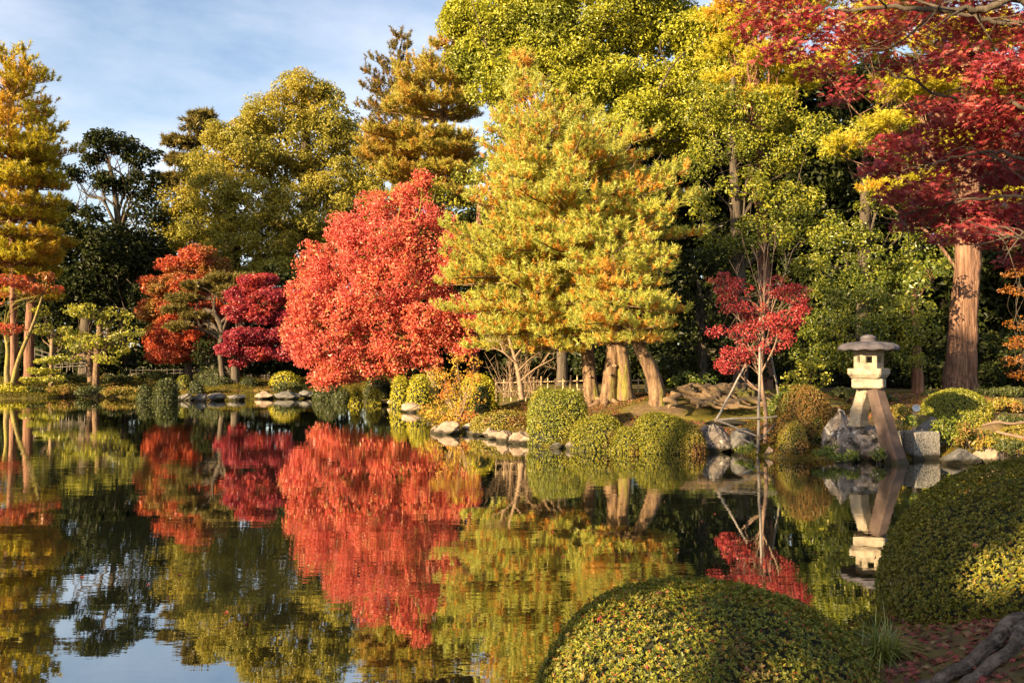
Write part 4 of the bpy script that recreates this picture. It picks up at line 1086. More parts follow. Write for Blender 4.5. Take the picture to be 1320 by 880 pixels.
for px, py, d in [(923, 541, 19.4), (978, 562, 19.46), (961, 472, 19.88)]:
    mb = MB()
    c = at(px, py, d)
    for k in range(4):
        t = np.linspace(0, 2 * math.pi, 14)
        mb.tube(np.stack([c[0] + .045 * np.cos(t), c[1] + .05 * np.sin(t), c[2] - .02 + k * .012 + 0.01 * np.sin(t)], 1), .007, 5, close=False)
    mb.build('rope_lashing', M['twigdark'], sf, smooth=True)
mb = MB()
mb.tube([at(952, 563, 19.3), at(964, 569, 19.25), at(977, 576, 19.2)], .025, 7)
tag(mb.build('loose_pole', M['pole'], loc=at(964, 569, 19.25), smooth=True), 'short weathered pole lying at the water edge below the staked maple', 'pole')

# ================================================================== STONE LANTERN
YL = on_plane(1157, 594, 0)[1]
def LP(px, py, dy=0.0):
    return at(px, py, YL + dy)
ctr = LP(1121, 594)
kx = YL / FPX
lant = thing('stone_lantern', 'two legged stone lantern with a broad umbrella roof standing in the pond', 'lantern', (ctr[0], YL, 0))
def zof(py):
    return LP(1121, py)[2]
CX = ctr[0]
HEXROT = R(12)
def ring(mb, prof, seg, mi=0, cx=CX, cy=YL, rot=0.0, bulge=None, rough=0.0, r=rng):
    """lathe with few or many sides"""
    th = np.linspace(0, 2 * math.pi, seg, endpoint=False) + rot
    V = []
    jit = 1 + rough * r.normal(size=(len(prof), seg))
    for k, (rad, z) in enumerate(prof):
        V.append(np.stack([cx + rad * np.cos(th) * jit[k], cy + rad * np.sin(th) * jit[k], np.full(seg, z) if np.isscalar(z) else z], 1))
    V = np.concatenate(V)
    n = len(prof)
    i, j = np.meshgrid(np.arange(n - 1), np.arange(seg), indexing='ij')
    F = np.stack([i * seg + j, i * seg + (j + 1) % seg, (i + 1) * seg + (j + 1) % seg, (i + 1) * seg + j], -1).reshape(-1, 4)
    mb.add(V, F, mi)
    mb.add(V[-seg:], np.arange(seg).reshape(1, -1), mi)
    mb.add(V[:seg], np.arange(seg)[::-1].reshape(1, -1), mi)
def hexprof(mb, prof, rot, seg=6, sub=6):
    """hexagonal lathe whose flats keep straight edges, with slightly worn corners"""
    base = np.linspace(0, 2 * math.pi, seg + 1)
    P = []
    for a0, a1 in zip(base[:-1], base[1:]):
        p0, p1 = np.array([math.cos(a0), math.sin(a0)]), np.array([math.cos(a1), math.sin(a1)])
        for t in np.linspace(0.04, 0.96, sub):
            P.append(p0 * (1 - t) + p1 * t)
    P = np.array(P)
    c, s = math.cos(rot), math.sin(rot)
    P = np.stack([P[:, 0] * c - P[:, 1] * s, P[:, 0] * s + P[:, 1] * c], 1)
    m = len(P)
    V = np.concatenate([np.column_stack([CX + P[:, 0] * rr, YL + P[:, 1] * rr, np.full(m, z)]) for rr, z in prof])
    V += rng.normal(size=V.shape) * 0.0025
    n = len(prof)
    i, j = np.meshgrid(np.arange(n - 1), np.arange(m), indexing='ij')
    mb.add(V, np.stack([i * m + j, i * m + (j + 1) % m, (i + 1) * m + (j + 1) % m, (i + 1) * m + j], -1).reshape(-1, 4))
    mb.add(V[-m:], np.arange(m).reshape(1, -1))
    mb.add(V[:m], np.arange(m)[::-1].reshape(1, -1))
# roof: shallow umbrella dome with a drooping, slightly scalloped rim
mb = MB()
seg = 72
zr = zof(449.3)
rr = 0.675
prof = []
th = np.linspace(0, 2 * math.pi, seg, endpoint=False)
def roofring(rad, z, wav):
    w = 1 + wav * 0.018 * np.cos(12 * th)
    return np.stack([CX + rad * w * np.cos(th), YL + rad * w * np.sin(th), z + wav * 0.012 * np.cos(12 * th) + np.zeros(seg)], 1)
rows = [roofring(0.10, zr + 0.03, 0), roofring(0.36, zr + 0.02, 0), roofring(0.54, zr - 0.025, .6), roofring(0.60, zr - 0.035, 1), roofring(0.614, zr - 0.02, 1), roofring(0.612, zr + 0.01, 1), roofring(0.59, zr + 0.05, 1), roofring(0.54, zr + 0.085, .8), roofring(0.45, zr + 0.118, .6), roofring(0.33, zr + 0.140, .3), roofring(0.22, zr + 0.152, .1), roofring(0.15, zr + 0.156, 0)]
V = np.concatenate(rows)
n = len(rows)
i, j = np.meshgrid(np.arange(n - 1), np.arange(seg), indexing='ij')
mb.add(V, np.stack([i * seg + j, i * seg + (j + 1) % seg, (i + 1) * seg + (j + 1) % seg, (i + 1) * seg + j], -1).reshape(-1, 4))
mb.add(V[-seg:], np.arange(seg).reshape(1, -1)); mb.add(V[:seg], np.arange(seg)[::-1].reshape(1, -1))
roof = mb.build('roof', M['roofst'], lant, smooth=True)
mb = MB()
zf = zr + 0.156
ring(mb, [(0.155, zf - 0.01), (0.165, zf + 0.02), (0.15, zf + 0.035), (0.16, zf + 0.05), (0.168, zf + 0.075), (0.15, zf + 0.105), (0.10, zf + 0.13), (0.04, zf + 0.145), (0.012, zf + 0.15)], 28, rough=.006)
mb.build('finial', M['roofst'], lant, smooth=True)
# fire box: six panels, each with a window hole, butted at the corners
z0, z1 = zof(474.8), zr + 0.018
rf = 0.295
mb = MB()
rot = R(-140)
for k in range(6):
    a0, a1 = rot + k * math.pi / 3, rot + (k + 1) * math.pi / 3
    p0 = np.array([CX + rf * math.cos(a0), YL + rf * math.sin(a0), 0]); p1 = np.array([CX + rf * math.cos(a1), YL + rf * math.sin(a1), 0])
    am = (a0 + a1) / 2
    inn = np.array([-math.cos(am), -math.sin(am), 0]) * 0.06
    def fp(s, t, d):
        return p0 + (p1 - p0) * s + np.array([0, 0, z0 + (z1 - z0) * t]) + inn * d
    so_, to_ = (0.30, 0.70), (0.28, 0.58)
    O = [(0, 0), (1, 0), (1, 1), (0, 1)]
    Iw = [(so_[0], to_[0]), (so_[1], to_[0]), (so_[1], to_[1]), (so_[0], to_[1])]
    Ib = [(so_[0] - .07, to_[0] - .05), (so_[1] + .07, to_[0] - .05), (so_[1] + .07, to_[1] + .05), (so_[0] - .07, to_[1] + .05)]
    V = [fp(s, t, 0) for s, t in O] + [fp(s, t, 0) for s, t in Ib] + [fp(s, t, .25) for s, t in Iw] + [fp(s, t, 1) for s, t in Iw] + [fp(.06 if s == 0 else .94, t, 1) for s, t in O]
    F = []
    for q in range(4):
        w = (q + 1) % 4
        F += [[q, w, 4 + w, 4 + q], [4 + q, 4 + w, 8 + w, 8 + q], [8 + q, 8 + w, 12 + w, 12 + q], [12 + q, 12 + w, 16 + w, 16 + q]]
    mb.add(V, F)
mb.build('fire_box', M['warmst'], lant)
# platform under the fire box, and the block the legs carry
mb = MB()
zt, zb = zof(474.6), zof(487.3)
hexprof(mb, [(0.40, zb), (0.42, zb + 0.015), (0.475, zb + 0.08), (0.484, zb + 0.095), (0.484, zt - 0.012), (0.47, zt)], R(-84), seg=4, sub=8)
mb.build('platform', M['warmst'], lant)
mb = MB()
zt2, zb2 = zb - 0.003, zof(500)
def slab(mb, cx, cy, sx, sy, z0, z1, rot, bev=0.02, bow=0.0):
    P = []
    for x, y in [(-1, -1), (1, -1), (1, 1), (-1, 1)]:
        P += [(x * (sx - bev) if True else 0, y * sy), (x * sx, y * (sy - bev))] if x * y < 0 else [(x * sx, y * (sy - bev)), (x * (sx - bev), y * sy)]
    P = np.array(P)
    a = np.argsort(np.arctan2(P[:, 1] / sy, P[:, 0] / sx)); P = P[a]
    c, s = math.cos(rot), math.sin(rot)
    Q = np.stack([P[:, 0] * c - P[:, 1] * s, P[:, 0] * s + P[:, 1] * c], 1)
    m = len(Q)
    prof = [(1 - bev / sx, z0), (1, z0 + bev), (1, z1 - bev), (1 - bev / sx, z1)]
    V = np.concatenate([np.column_stack([cx + Q[:, 0] * k, cy + Q[:, 1] * k, np.full(m, z)]) for k, z in prof])
    i, j = np.meshgrid(np.arange(3), np.arange(m), indexing='ij')
    mb.add(V, np.stack([i * m + j, i * m + (j + 1) % m, (i + 1) * m + (j + 1) % m, (i + 1) * m + j], -1).reshape(-1, 4))
    mb.add(V[-m:], np.arange(m).reshape(1, -1)); mb.add(V[:m], np.arange(m)[::-1].reshape(1, -1))
slab(mb, CX, YL, 0.31, 0.28, zb2, zt2, R(-30), 0.025)
mb.build('leg_block', M['warmst'], lant)
# legs: flaring, gently curved square shafts
def leg(name, px, dys, w, d, mat, tw):
    mb = MB()
    P, wd = taper_path([LP(x, y, dy) for (x, y), dy in zip(px, dys)], w, 14)
    V = []
    for k, (c, ww) in enumerate(zip(P, wd)):
        a = tw
        ex = np.array([math.cos(a), math.sin(a), 0]); ey = np.array([-math.sin(a), math.cos(a), 0])
        b = 0.028
        dd = d * ww / wd[0]
        for sx, sy in [(-1 + b / ww, -1), (1 - b / ww, -1), (1, -1 + b / dd), (1, 1 - b / dd), (1 - b / ww, 1), (-1 + b / ww, 1), (-1, 1 - b / dd), (-1, -1 + b / dd)]:
            V.append(c + ex * sx * ww + ey * sy * dd)
    V = np.array(V) + rng.normal(size=(len(V), 3)) * .004
    m = 8
    i, j = np.meshgrid(np.arange(len(P) - 1), np.arange(m), indexing='ij')
    mb.add(V, np.stack([i * m + j, i * m + (j + 1) % m, (i + 1) * m + (j + 1) % m, (i + 1) * m + j], -1).reshape(-1, 4))
    mb.add(V[-m:], np.arange(m).reshape(1, -1)); mb.add(V[:m], np.arange(m)[::-1].reshape(1, -1))
    return mb.build(name, mat, lant)
o = leg('leg', [(1116, 499), (1113, 512), (1108, 530), (1106, 549)], [.06, .10, .16, .22], [.13, .135, .145, .155], .13, M['warmst'], R(28))
o['label'] = 'short pale leg standing on the shore rock'
o = leg('leg', [(1127, 497.5), (1131, 512), (1143, 555), (1157, 600)], [-.10, -.16, -.26, -.36], [.13, .135, .15, .168], .14, M['legst'], R(24))
o['label'] = 'long leg with brown stain and painted shade standing in the pond'

# ================================================================== ROCKS
G = M
rock('large pale veined rock under the short leg of the lantern', 1078, 1146, 545, 592, G['marble'], Y=YL + .35, cuts=11, sub=5, rough=.14, depth=.9)
rock('tall pale jagged rock rising behind the lantern, left of its short leg', 1062, 1100, 511, 590, G['marble'], Y=YL + .95, cuts=10, sub=5, rough=.15, depth=.9)
rock('pinkish rock leaning between the two rocks left of the lantern', 1076, 1104, 545, 593, G['marble'], Y=YL + .25, cuts=9, rough=.13)
mb = MB()
c = at(1184, 588, YL + .55)
slab(mb, c[0], c[1], .33, .30, -.15, at(1184, 556, YL + .45)[2], R(14), .03)
tag(mb.build('granite_block', M['granite'], loc=(c[0], c[1], 0)), 'squared block of speckled granite right of the lantern', 'stone block')
rock('grey rounded rock behind the granite block and under the spotlight', 1180, 1216, 533, 578, G['greyst'], Y=YL + 1.5, rough=.10)
rock('long flat rock lying in the water right of the granite block', 1214, 1262, 577, 598, G['greyst'], cuts=8, rough=.10, depth=.6)
rock('smaller tan flat rock at the end of the long flat rock', 1256, 1294, 575, 597, G['paler'], Y=17.9, rough=.08, depth=.6)
rock('big square faced grey rock at the shore left of the staked maple', 899, 948, 543, 582, G['marble'], cuts=12, sub=5, rough=.12, depth=.7)
rock('dark angular rock just right of the big square faced rock', 938, 972, 548, 582, G['greyst'], Y=20.0, cuts=10, rough=.1)
rock('little pale stone at the waterline right of the stakes', 985, 999, 574, 588, G['paler'], rough=.08)
mb = MB()
c = at(935, 546, 20.5)
V, F = rock_mesh((c[0], c[1], c[2]), (.55, .4, .09), np.random.default_rng(5), 8, 4, .06)
mb.add(V, F)
tag(mb.build('stone_slab', M['greyst'], loc=c, smooth=True), 'flat dark stone slab resting on the big square faced rock', 'rock', 'rocks edging the pond')
for i, (x0, x1, yt, yb, m, lb) in enumerate([
    (562, 597, 544, 559, 'paler', 'rounded pinkish stone at the tip of the bank under the golden bush'),
    (597, 626, 541, 557, 'paler', 'whitest shore stone left of the low yellow mound'),
    (622, 644, 551, 563, 'paler', 'small pale stone at the foot of the low yellow mound'),
    (640, 664, 552, 569, 'paler', 'pale stone left of the pair under the big clipped shrub'),
    (658, 690, 555, 572, 'paler', 'cracked pale stone at the left foot of the big clipped shrub'),
    (702, 728, 557, 574, 'paler', 'isolated pale stone at the right foot of the big clipped shrub'),
    (734, 748, 567, 577, 'greyst', 'small dark stone between the pale stone and the dark clipped shrubs'),
    (489, 498, 514, 522, 'paler', 'small round tan stone beside the tiny yellow shrubs'),
    (500, 522, 511, 523, 'paler', 'low tan stone below the yellow shrub pair'),
    (520, 546, 517, 531, 'paler', 'low reddish stone left of the golden bush'),
    (232, 250, 505, 516, 'greyst', 'grey stone right of the biggest far clipped shrub'),
    (252, 268, 507, 517, 'greyst', 'grey stone below the row of far clipped shrubs'),
    (270, 292, 503, 516, 'greyst', 'largest grey stone under the crimson maple'),
    (296, 318, 506, 516, 'greyst', 'grey stone right of the crimson maple trunk'),
    (332, 352, 504, 514, 'paler', 'tan stone left of the bright green far shrub'),
    (352, 384, 503, 514, 'greyst', 'long grey stone below the bright green far shrub'),
    (388, 412, 502, 513, 'greyst', 'grey stone under the left end of the scarlet maple'),
    (414, 440, 502, 514, 'greyst', 'dark stone under the scarlet maple leaves')]):
    rock(lb, x0, x1, yt, yb, G[m], rough=.15, sub=4, depth=.8)

r = np.random.default_rng(222)
edge = [(566, 557), (600, 558), (650, 568), (700, 576), (745, 580), (800, 582), (860, 582), (900, 584)]
for k in range(46):
    t = k / 45 * 334 + 566 + r.uniform(-5, 5)
    y = np.interp(t, [e[0] for e in edge], [e[1] for e in edge]) + r.uniform(-1.5, .5)
    w = r.uniform(3, 11)
    if r.random() < .5:
        continue
    rock('small shore stone in the line edging the peninsula between the larger stones', t - w, t + w, y - w * r.uniform(.7, 1.1), y, G[['paler', 'greyst', 'paler', 'marble'][r.integers(4)]], rough=.15, sub=3, depth=.9, group='small stones edging the peninsula', name='shore_stone', cuts=8)
edge = [(236, 516), (330, 514.5), (400, 513), (440, 513), (458, 520), (500, 522), (535, 530), (552, 546)]
for k in range(34):
    t = k / 33 * 316 + 236 + r.uniform(-4, 4)
    y = np.interp(t, [e[0] for e in edge], [e[1] for e in edge]) + r.uniform(-1, .5)
    w = r.uniform(2.5, 6)
    if r.random() < .4:
        continue
    rock('small stone in the line edging the far bank under the red maples', t - w, t + w, y - w * r.uniform(.7, 1.1), y, G[['greyst', 'greyst', 'paler'][r.integers(3)]], rough=.15, sub=3, depth=.9, group='small stones edging the far bank', name='shore_stone', cuts=8)

# ================================================================== CLIPPED SHRUBS
C_ = clip_px
C_('clipped_shrub', 'large square shouldered clipped shrub, lit left half and dark right half', 681, 758, 503, 572, M['azalea'], p=3.4, depth=.95)
C_('clipped_shrub', 'low spreading yellow mound left of the large square shouldered shrub', 606, 690, 530, 560, M['azgold'], p=2.0, depth=.8)
C_('clipped_shrub', 'rounded dark green shrub right of the large square shouldered shrub', 734, 814, 536, 579, M['azmoss'], p=2.1, depth=.8)
C_('clipped_shrub', 'small mossy shrub squeezed between two larger shrubs at the water', 784, 834, 551, 581, M['azmoss'], p=2.0)
C_('clipped_shrub', 'widest mossy dome shrub, left of the big square faced rock', 808, 902, 531, 582, M['azmoss'], p=2.1, depth=.8)
C_('clipped_shrub', 'small golden shrub against the right side of the widest mossy dome', 864, 910, 546, 582, M['azgold'], p=2.1)
C_('clipped_shrub', 'bright yellow flat topped shrub behind the small dark round one', 592, 642, 484, 528, M['azyel'], Y=28.6, p=3)
C_('clipped_shrub', 'small dark green round shrub before the flat topped yellow one', 611, 633, 497, 527, M['azdark'], Y=27.6, p=2.4)
C_('clipped_shrub', 'yellow green round shrub of the pair left of the golden bush', 504, 531, 486, 513, M['azyel'], Y=38.5, p=2.6)
C_('clipped_shrub', 'brighter yellow shrub touching the golden bush', 526, 556, 485, 514, M['azyel'], Y=36.5, p=2.6)
C_('clipped_shrub', 'tiny yellow shrub at the waterline, leftmost of the lit bank', 451, 469, 502, 521, M['azyel'], p=2.6)
C_('clipped_shrub', 'tiny yellow shrub at the waterline beside the round tan stone', 474, 491, 502, 521, M['azyel'], p=2.6)
C_('clipped_shrub', 'dark shrub under the low scarlet boughs behind the tiny yellow shrubs', 470, 506, 488, 512, M['azdark'], Y=43.5)
C_('clipped_shrub', 'bright green round shrub between the crimson and scarlet maples', 349, 386, 480, 506, M['azyel'], Y=52.5, p=2.6, px_leaf=2.1)
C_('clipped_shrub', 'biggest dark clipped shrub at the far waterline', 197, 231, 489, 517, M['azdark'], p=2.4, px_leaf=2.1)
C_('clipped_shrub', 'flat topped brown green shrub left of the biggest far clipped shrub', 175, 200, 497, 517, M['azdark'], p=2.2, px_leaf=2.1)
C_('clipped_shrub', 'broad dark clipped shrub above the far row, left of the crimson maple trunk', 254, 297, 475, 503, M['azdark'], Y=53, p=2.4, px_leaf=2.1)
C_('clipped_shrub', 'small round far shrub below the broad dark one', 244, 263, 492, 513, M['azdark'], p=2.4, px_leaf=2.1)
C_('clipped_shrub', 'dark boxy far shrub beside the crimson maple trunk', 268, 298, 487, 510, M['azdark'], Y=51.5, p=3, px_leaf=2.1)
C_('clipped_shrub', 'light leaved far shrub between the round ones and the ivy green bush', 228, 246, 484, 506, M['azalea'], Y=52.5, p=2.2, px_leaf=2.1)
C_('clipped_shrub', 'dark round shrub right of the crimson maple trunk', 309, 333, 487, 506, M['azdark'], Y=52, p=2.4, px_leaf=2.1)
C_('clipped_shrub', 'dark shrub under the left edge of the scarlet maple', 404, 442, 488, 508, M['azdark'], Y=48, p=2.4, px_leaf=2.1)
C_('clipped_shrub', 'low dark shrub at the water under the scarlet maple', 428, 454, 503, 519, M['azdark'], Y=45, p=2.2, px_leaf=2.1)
C_('clipped_shrub', 'green dome shrub at the foot of the cedar trunk', 1186, 1277, 503, 548, M['azalea'], Y=20.2, p=2.3, depth=.9)
C_('clipped_shrub', 'tall russet and green shrub left of the lantern rocks', 998, 1074, 499, 592, M['azred'], Y=19.2, p=2.3, depth=.9, lump=.12)
C_('clipped_shrub', 'mossy mound at the waterline before the russet shrub', 1004, 1040, 545, 594, M['azgold'], Y=18.5, p=2.2)
C_('clipped_shrub', 'low dark mossy shrub right of the flat rocks', 1286, 1370, 548, 592, M['azgold'], Y=18.5, p=2.2)

# loose shrubs of the lit bank
loose('golden_bush', 'sparse golden and orange bush with a fan of pale stems on the bank tip', 'bush', 27.0,
      [(588, 465, 14, 12), (605, 470, 14, 14), (575, 485, 18, 14), (600, 495, 24, 16), (565, 505, 16, 14), (585, 515, 28, 16), (615, 515, 14, 12), (560, 528, 20, 10), (595, 535, 28, 12), (570, 540, 16, 8)],
      M['goldbush'], 'twig', leaf=.075, dens=0.32, cr=.24, base=(592, 556), nstem=34, stem_r=.02, inner=0.05)
def dry_bush(tm, r):
    for k in range(46):
        bx = r.uniform(648, 692)
        tx = bx + r.uniform(-26, 26)
        ty = r.uniform(440, 492)
        P = [at(bx, 512, 27 + r.uniform(-.5, .5)), at((bx + tx) / 2 + r.uniform(-5, 5), (512 + ty) / 2, 27), at(tx, ty, 27 + r.uniform(-.4, .4))]
        q0, q = taper_path(P, [.012, .009, .004], 6)
        tm.tube(q0, q, 4, r=r)
        for _ in range(3):
            s = r.integers(2, 6)
            tm.tube([q0[s], q0[s] + np.array([r.uniform(-.3, .3), r.uniform(-.2, .2), r.uniform(.02, .35)])], [.006, .003], 3, r=r)
db = thing('dry_shrub', 'leafless tan twiggy shrub beside the bamboo fence', 'shrub', at(668, 512, 27))
mb = MB(); dry_bush(mb, np.random.default_rng(77)); mb.build('twigs', M['twig'], db, smooth=True)
def sapling(tm, r):
    main, q = taper_path([at(673, 514, 26.2), at(669, 485, 26.2), at(662, 455, 26.2), at(656, 435, 26.2)], [.085, .07, .055, .04], 12)
    tm.tube(main, q, 8, rough=.05, r=r)
    for sx, pts in enumerate([[(672, 490), (690, 475), (708, 465), (722, 458)], [(668, 478), (684, 462), (700, 452)], [(664, 460), (675, 447), (690, 440)], [(667, 470), (650, 455), (636, 448)], [(660, 450), (645, 440), (630, 440)], [(690, 475), (704, 472), (716, 476)], [(700, 467), (708, 455), (712, 446)], [(650, 455), (646, 445), (640, 436)]]):
        P, w = taper_path([at(x, y, 26.2 + r.uniform(-.15, .15)) for x, y in pts], np.linspace(.032, .008, len(pts)), 10)
        tm.tube(P, w, 5, r=r)
        for _ in range(7):
            s = r.integers(3, 10)
            tm.tube([P[s], P[s] + np.array([r.uniform(-.35, .35), r.uniform(-.3, .3), r.uniform(.0, .4)])], [.008, .003], 3, r=r)
sp = thing('bare_sapling', 'leafless pale barked sapling with arching branches before the fence', 'tree', at(673, 514, 26.2))
mb = MB(); sapling(mb, np.random.default_rng(78)); mb.build('trunk', M['twig'], sp, smooth=True)

loose('broadleaf_shrub', 'bright yellow green shrub with orange tips left of the lantern roof', 'shrub', 21.5, [(1038, 470, 22, 14), (1020, 488, 18, 12), (1050, 490, 22, 14), (1030, 502, 24, 10)], M['lime'], 'bark', leaf=.09, dens=.55, cr=.24, group='low leafy shrubs of the right bank')
loose('broadleaf_shrub', 'low green shrub below the dark evergreen by the exposed roots', 'shrub', 25, [(885, 488, 16, 6), (905, 492, 18, 6), (868, 492, 10, 5)], M['fern'], 'bark', leaf=.12, dens=.5, cr=.25, group='low leafy shrubs of the right bank')
loose('broadleaf_shrub', 'leafy green shrub tumbling to the water under the green dome shrub', 'shrub', 18.9, [(1212, 558, 18, 14), (1235, 562, 24, 16), (1260, 565, 20, 12), (1222, 545, 20, 12)], M['ever'], 'bark', leaf=.06, dens=.6, cr=.16, group='low leafy shrubs of the right bank')
loose('broadleaf_shrub', 'reddish leafed low shrub in front of the green dome shrub', 'shrub', 18.5, [(1245, 552, 14, 9), (1262, 558, 16, 8), (1240, 568, 12, 6)], M['azred'], 'bark', leaf=.055, dens=.6, cr=.14, group='low leafy shrubs of the right bank')
loose('broadleaf_shrub', 'dark green shrub behind the young maple stakes', 'shrub', 20.6, [(1000, 520, 16, 12), (990, 535, 14, 10), (1008, 508, 10, 10)], M['fern'], 'bark', leaf=.07, dens=.5, cr=.18, group='low leafy shrubs of the right bank')
for i, (px, py, Y, w, lb) in enumerate([(1062, 582, 18.0, 15, 'fern like green plant at the waterline left of the lantern rocks'), (1086, 588, 17.7, 20, 'green water edge plant below the pinkish rock'), (1128, 586, 17.7, 12, 'small dark plant between the veined rock and the long lantern leg'), (1168, 545, 18.6, 12, 'yellow mossy tuft between the lantern legs and the granite block'), (960, 578, 19.3, 14, 'green plant among the stakes at the waterline')]):
    loose('water_edge_plant', lb, 'plant', Y, [(px, py, w, 6), (px + w * .5, py - 4, w * .6, 6)], M['fern'], 'bark', leaf=.05, dens=.6, cr=.11, stem_r=.006, group='low plants at the waterline')

for px, py, w, h_, Y, m, lb in [(1160, 530, 16, 6, 20.0, 'azgold', 'low mossy plants on the bank between the lantern and spotlight'), (1290, 520, 24, 6, 22.5, 'azgold', 'yellowish low plants on the bank right of the green dome shrub'), (1310, 540, 20, 7, 20.2, 'azdark', 'dark low plants above the longer bare branch'), (1130, 512, 24, 7, 24.5, 'azdark', 'dark low plants behind the lantern legs'), (1090, 505, 22, 8, 24, 'azdark', 'dark low plants behind the tall jagged rock'), (1290, 505, 30, 6, 26, 'azdark', 'dark low plants at the right of the cedar trunk base'), (1205, 508, 16, 6, 26.5, 'azdark', 'dark low plants at the left of the cedar trunk base'), (1300, 572, 18, 8, 17.6, 'azdark', 'dark low plants behind the end of the tan flat rock'), (1275, 570, 14, 6, 17.9, 'azgold', 'small brown plant between the flat rocks and fallen branches')]:
    loose('bank_plants', lb, 'plants', Y, [(px, py, w, h_), (px - w * .6, py + 2, w * .6, h_ * .7), (px + w * .6, py + 1, w * .6, h_ * .8)], M[m], 'bark', leaf=.07, cr=.16, dens=.7, stem_r=.012, group='low plants of the right bank', inner=.4)

# ================================================================== FENCES, ROOTS, SPOTLIGHT
def picket_fence(name, label, pts, Y, sp, hpx, mat, rails=(0.3, 0.75), rp=.018, rr=.014, group=None, jitter=.12):
    r = np.random.default_rng(int(pts[0][0]) + 5)
    P = [at(x, y, Y if np.isscalar(Y) else Y[i]) for i, (x, y) in enumerate(pts)]
    root = thing(name, label, 'fence', P[0], group)
    path, _ = taper_path(P, [1] * len(P), 60)
    L_ = np.concatenate([[0], np.cumsum(np.linalg.norm(np.diff(path, axis=0), axis=1))])
    h = hpx * (Y if np.isscalar(Y) else Y[0]) / FPX
    for s in np.arange(0, L_[-1], sp):
        p = np.array([np.interp(s, L_, path[:, k]) for k in range(3)])
        mb = MB()
        hh = h * r.uniform(1 - jitter, 1 + jitter)
        lean = r.normal(size=2) * .025
        mb.tube([p - [0, 0, .15], p + [lean[0] * .5, lean[1] * .5, hh * .5], p + [lean[0], lean[1], hh]], [rp, rp, rp * .9], 7)
        mb.build('picket', mat, root, smooth=True)
    for f in rails:
        mb = MB()
        q = path + np.array([0, -rp * 1.9, h * f])
        mb.tube(q[::4], rr, 6, rough=.04)
        mb.build('rail', mat, root, smooth=True)
picket_fence('bamboo_fence', 'low bamboo picket fence behind the large square shouldered shrub', [(640, 512), (690, 511), (760, 509)], 27.8, .24, 25, M['bamboo'], rp=.026, rr=.02, group='bamboo fences')
picket_fence('bamboo_fence', 'short run of bamboo pickets right of the forked pine trunk', [(803, 503), (840, 503)], 29, .26, 17, M['bamboo'], rp=.026, rr=.02, group='bamboo fences')
picket_fence('wooden_railing', 'grey wooden railing stepping down behind the two trunked lime tree', [(70, 478), (105, 476), (112, 476)], 57, .42, 9, M['greywood'], rails=(.5, .9), rp=.035, rr=.03, group='grey railings of the far bank')
picket_fence('wooden_railing', 'grey sloping handrail in the shade left of the two trunked lime tree', [(45, 462), (72, 470), (98, 476)], 59, .5, 13, M['greywood'], rails=(.5, .95), rp=.035, rr=.03, group='grey railings of the far bank')
picket_fence('bamboo_fence', 'small pale picket fence under the crimson maple', [(318, 490), (352, 490)], 55, .28, 8, M['greywood'], group='bamboo fences')
picket_fence('bamboo_fence', 'row of dim pickets under the orange red maple', [(168, 484), (240, 483)], 62, .45, 9, M['greywood'], group='bamboo fences')
picket_fence('bamboo_fence', 'dim picket fence between the lantern and green dome shrub', [(1148, 515), (1184, 515)], 25, .2, 9, M['bark'], group='bamboo fences')

rt = thing('root_tangle', 'tangle of exposed tan tree roots on the bank behind the staked maple', 'roots', at(940, 515, 24.5))
r = np.random.default_rng(91)
rootlines = [[(868, 500), (900, 498), (930, 502), (960, 498)], [(866, 507), (895, 512), (920, 516), (945, 518)], [(880, 503), (905, 510), (930, 522), (948, 524)], [(915, 498), (925, 510), (940, 518), (960, 522)], [(930, 500), (942, 508), (950, 516), (970, 520)], [(950, 496), (955, 506), (968, 512), (985, 514)], [(965, 500), (975, 510), (995, 516)], [(900, 500), (918, 505), (935, 505), (955, 510)], [(940, 522), (965, 516), (985, 520), (1005, 522)], [(920, 520), (950, 524), (980, 524), (1008, 526)], [(890, 516), (915, 522), (940, 526)], [(975, 496), (985, 504), (1000, 508)]]
for k in range(16):
    x, y = r.uniform(872, 985), r.uniform(498, 518)
    a = r.choice([-1, 1]) * r.uniform(.3, 1.2)
    q = [(x, y)]
    for _ in range(4):
        a += r.uniform(-.6, .6)
        x, y = x + r.uniform(5, 13) * r.choice([1, 1, -1]), min(524, max(496, y + 6 * math.sin(a)))
        q.append((x, y))
    rootlines.append(q)
for pts in rootlines:
    mb = MB()
    y0 = 24.6
    W_ = []
    for x, y in pts:
        Y = y0 - (y - 496) * 0.07
        p = at(x, y, Y)
        W_.append(p + np.array([r.normal() * .04, 0, 0]))
    P, q = taper_path(W_, np.linspace(r.uniform(.045, .10), .022, len(W_)), 22)
    P[:, 2] += .03 * np.sin(np.arange(22) * r.uniform(.4, .9) + r.uniform(0, 6))
    P[:, 0] += .05 * np.sin(np.arange(22) * r.uniform(.4, .9) + r.uniform(0, 6))
    mb.tube(P, q, 8, rough=.06, r=r)
    mb.build('root', M['rootbark'], rt, smooth=True)

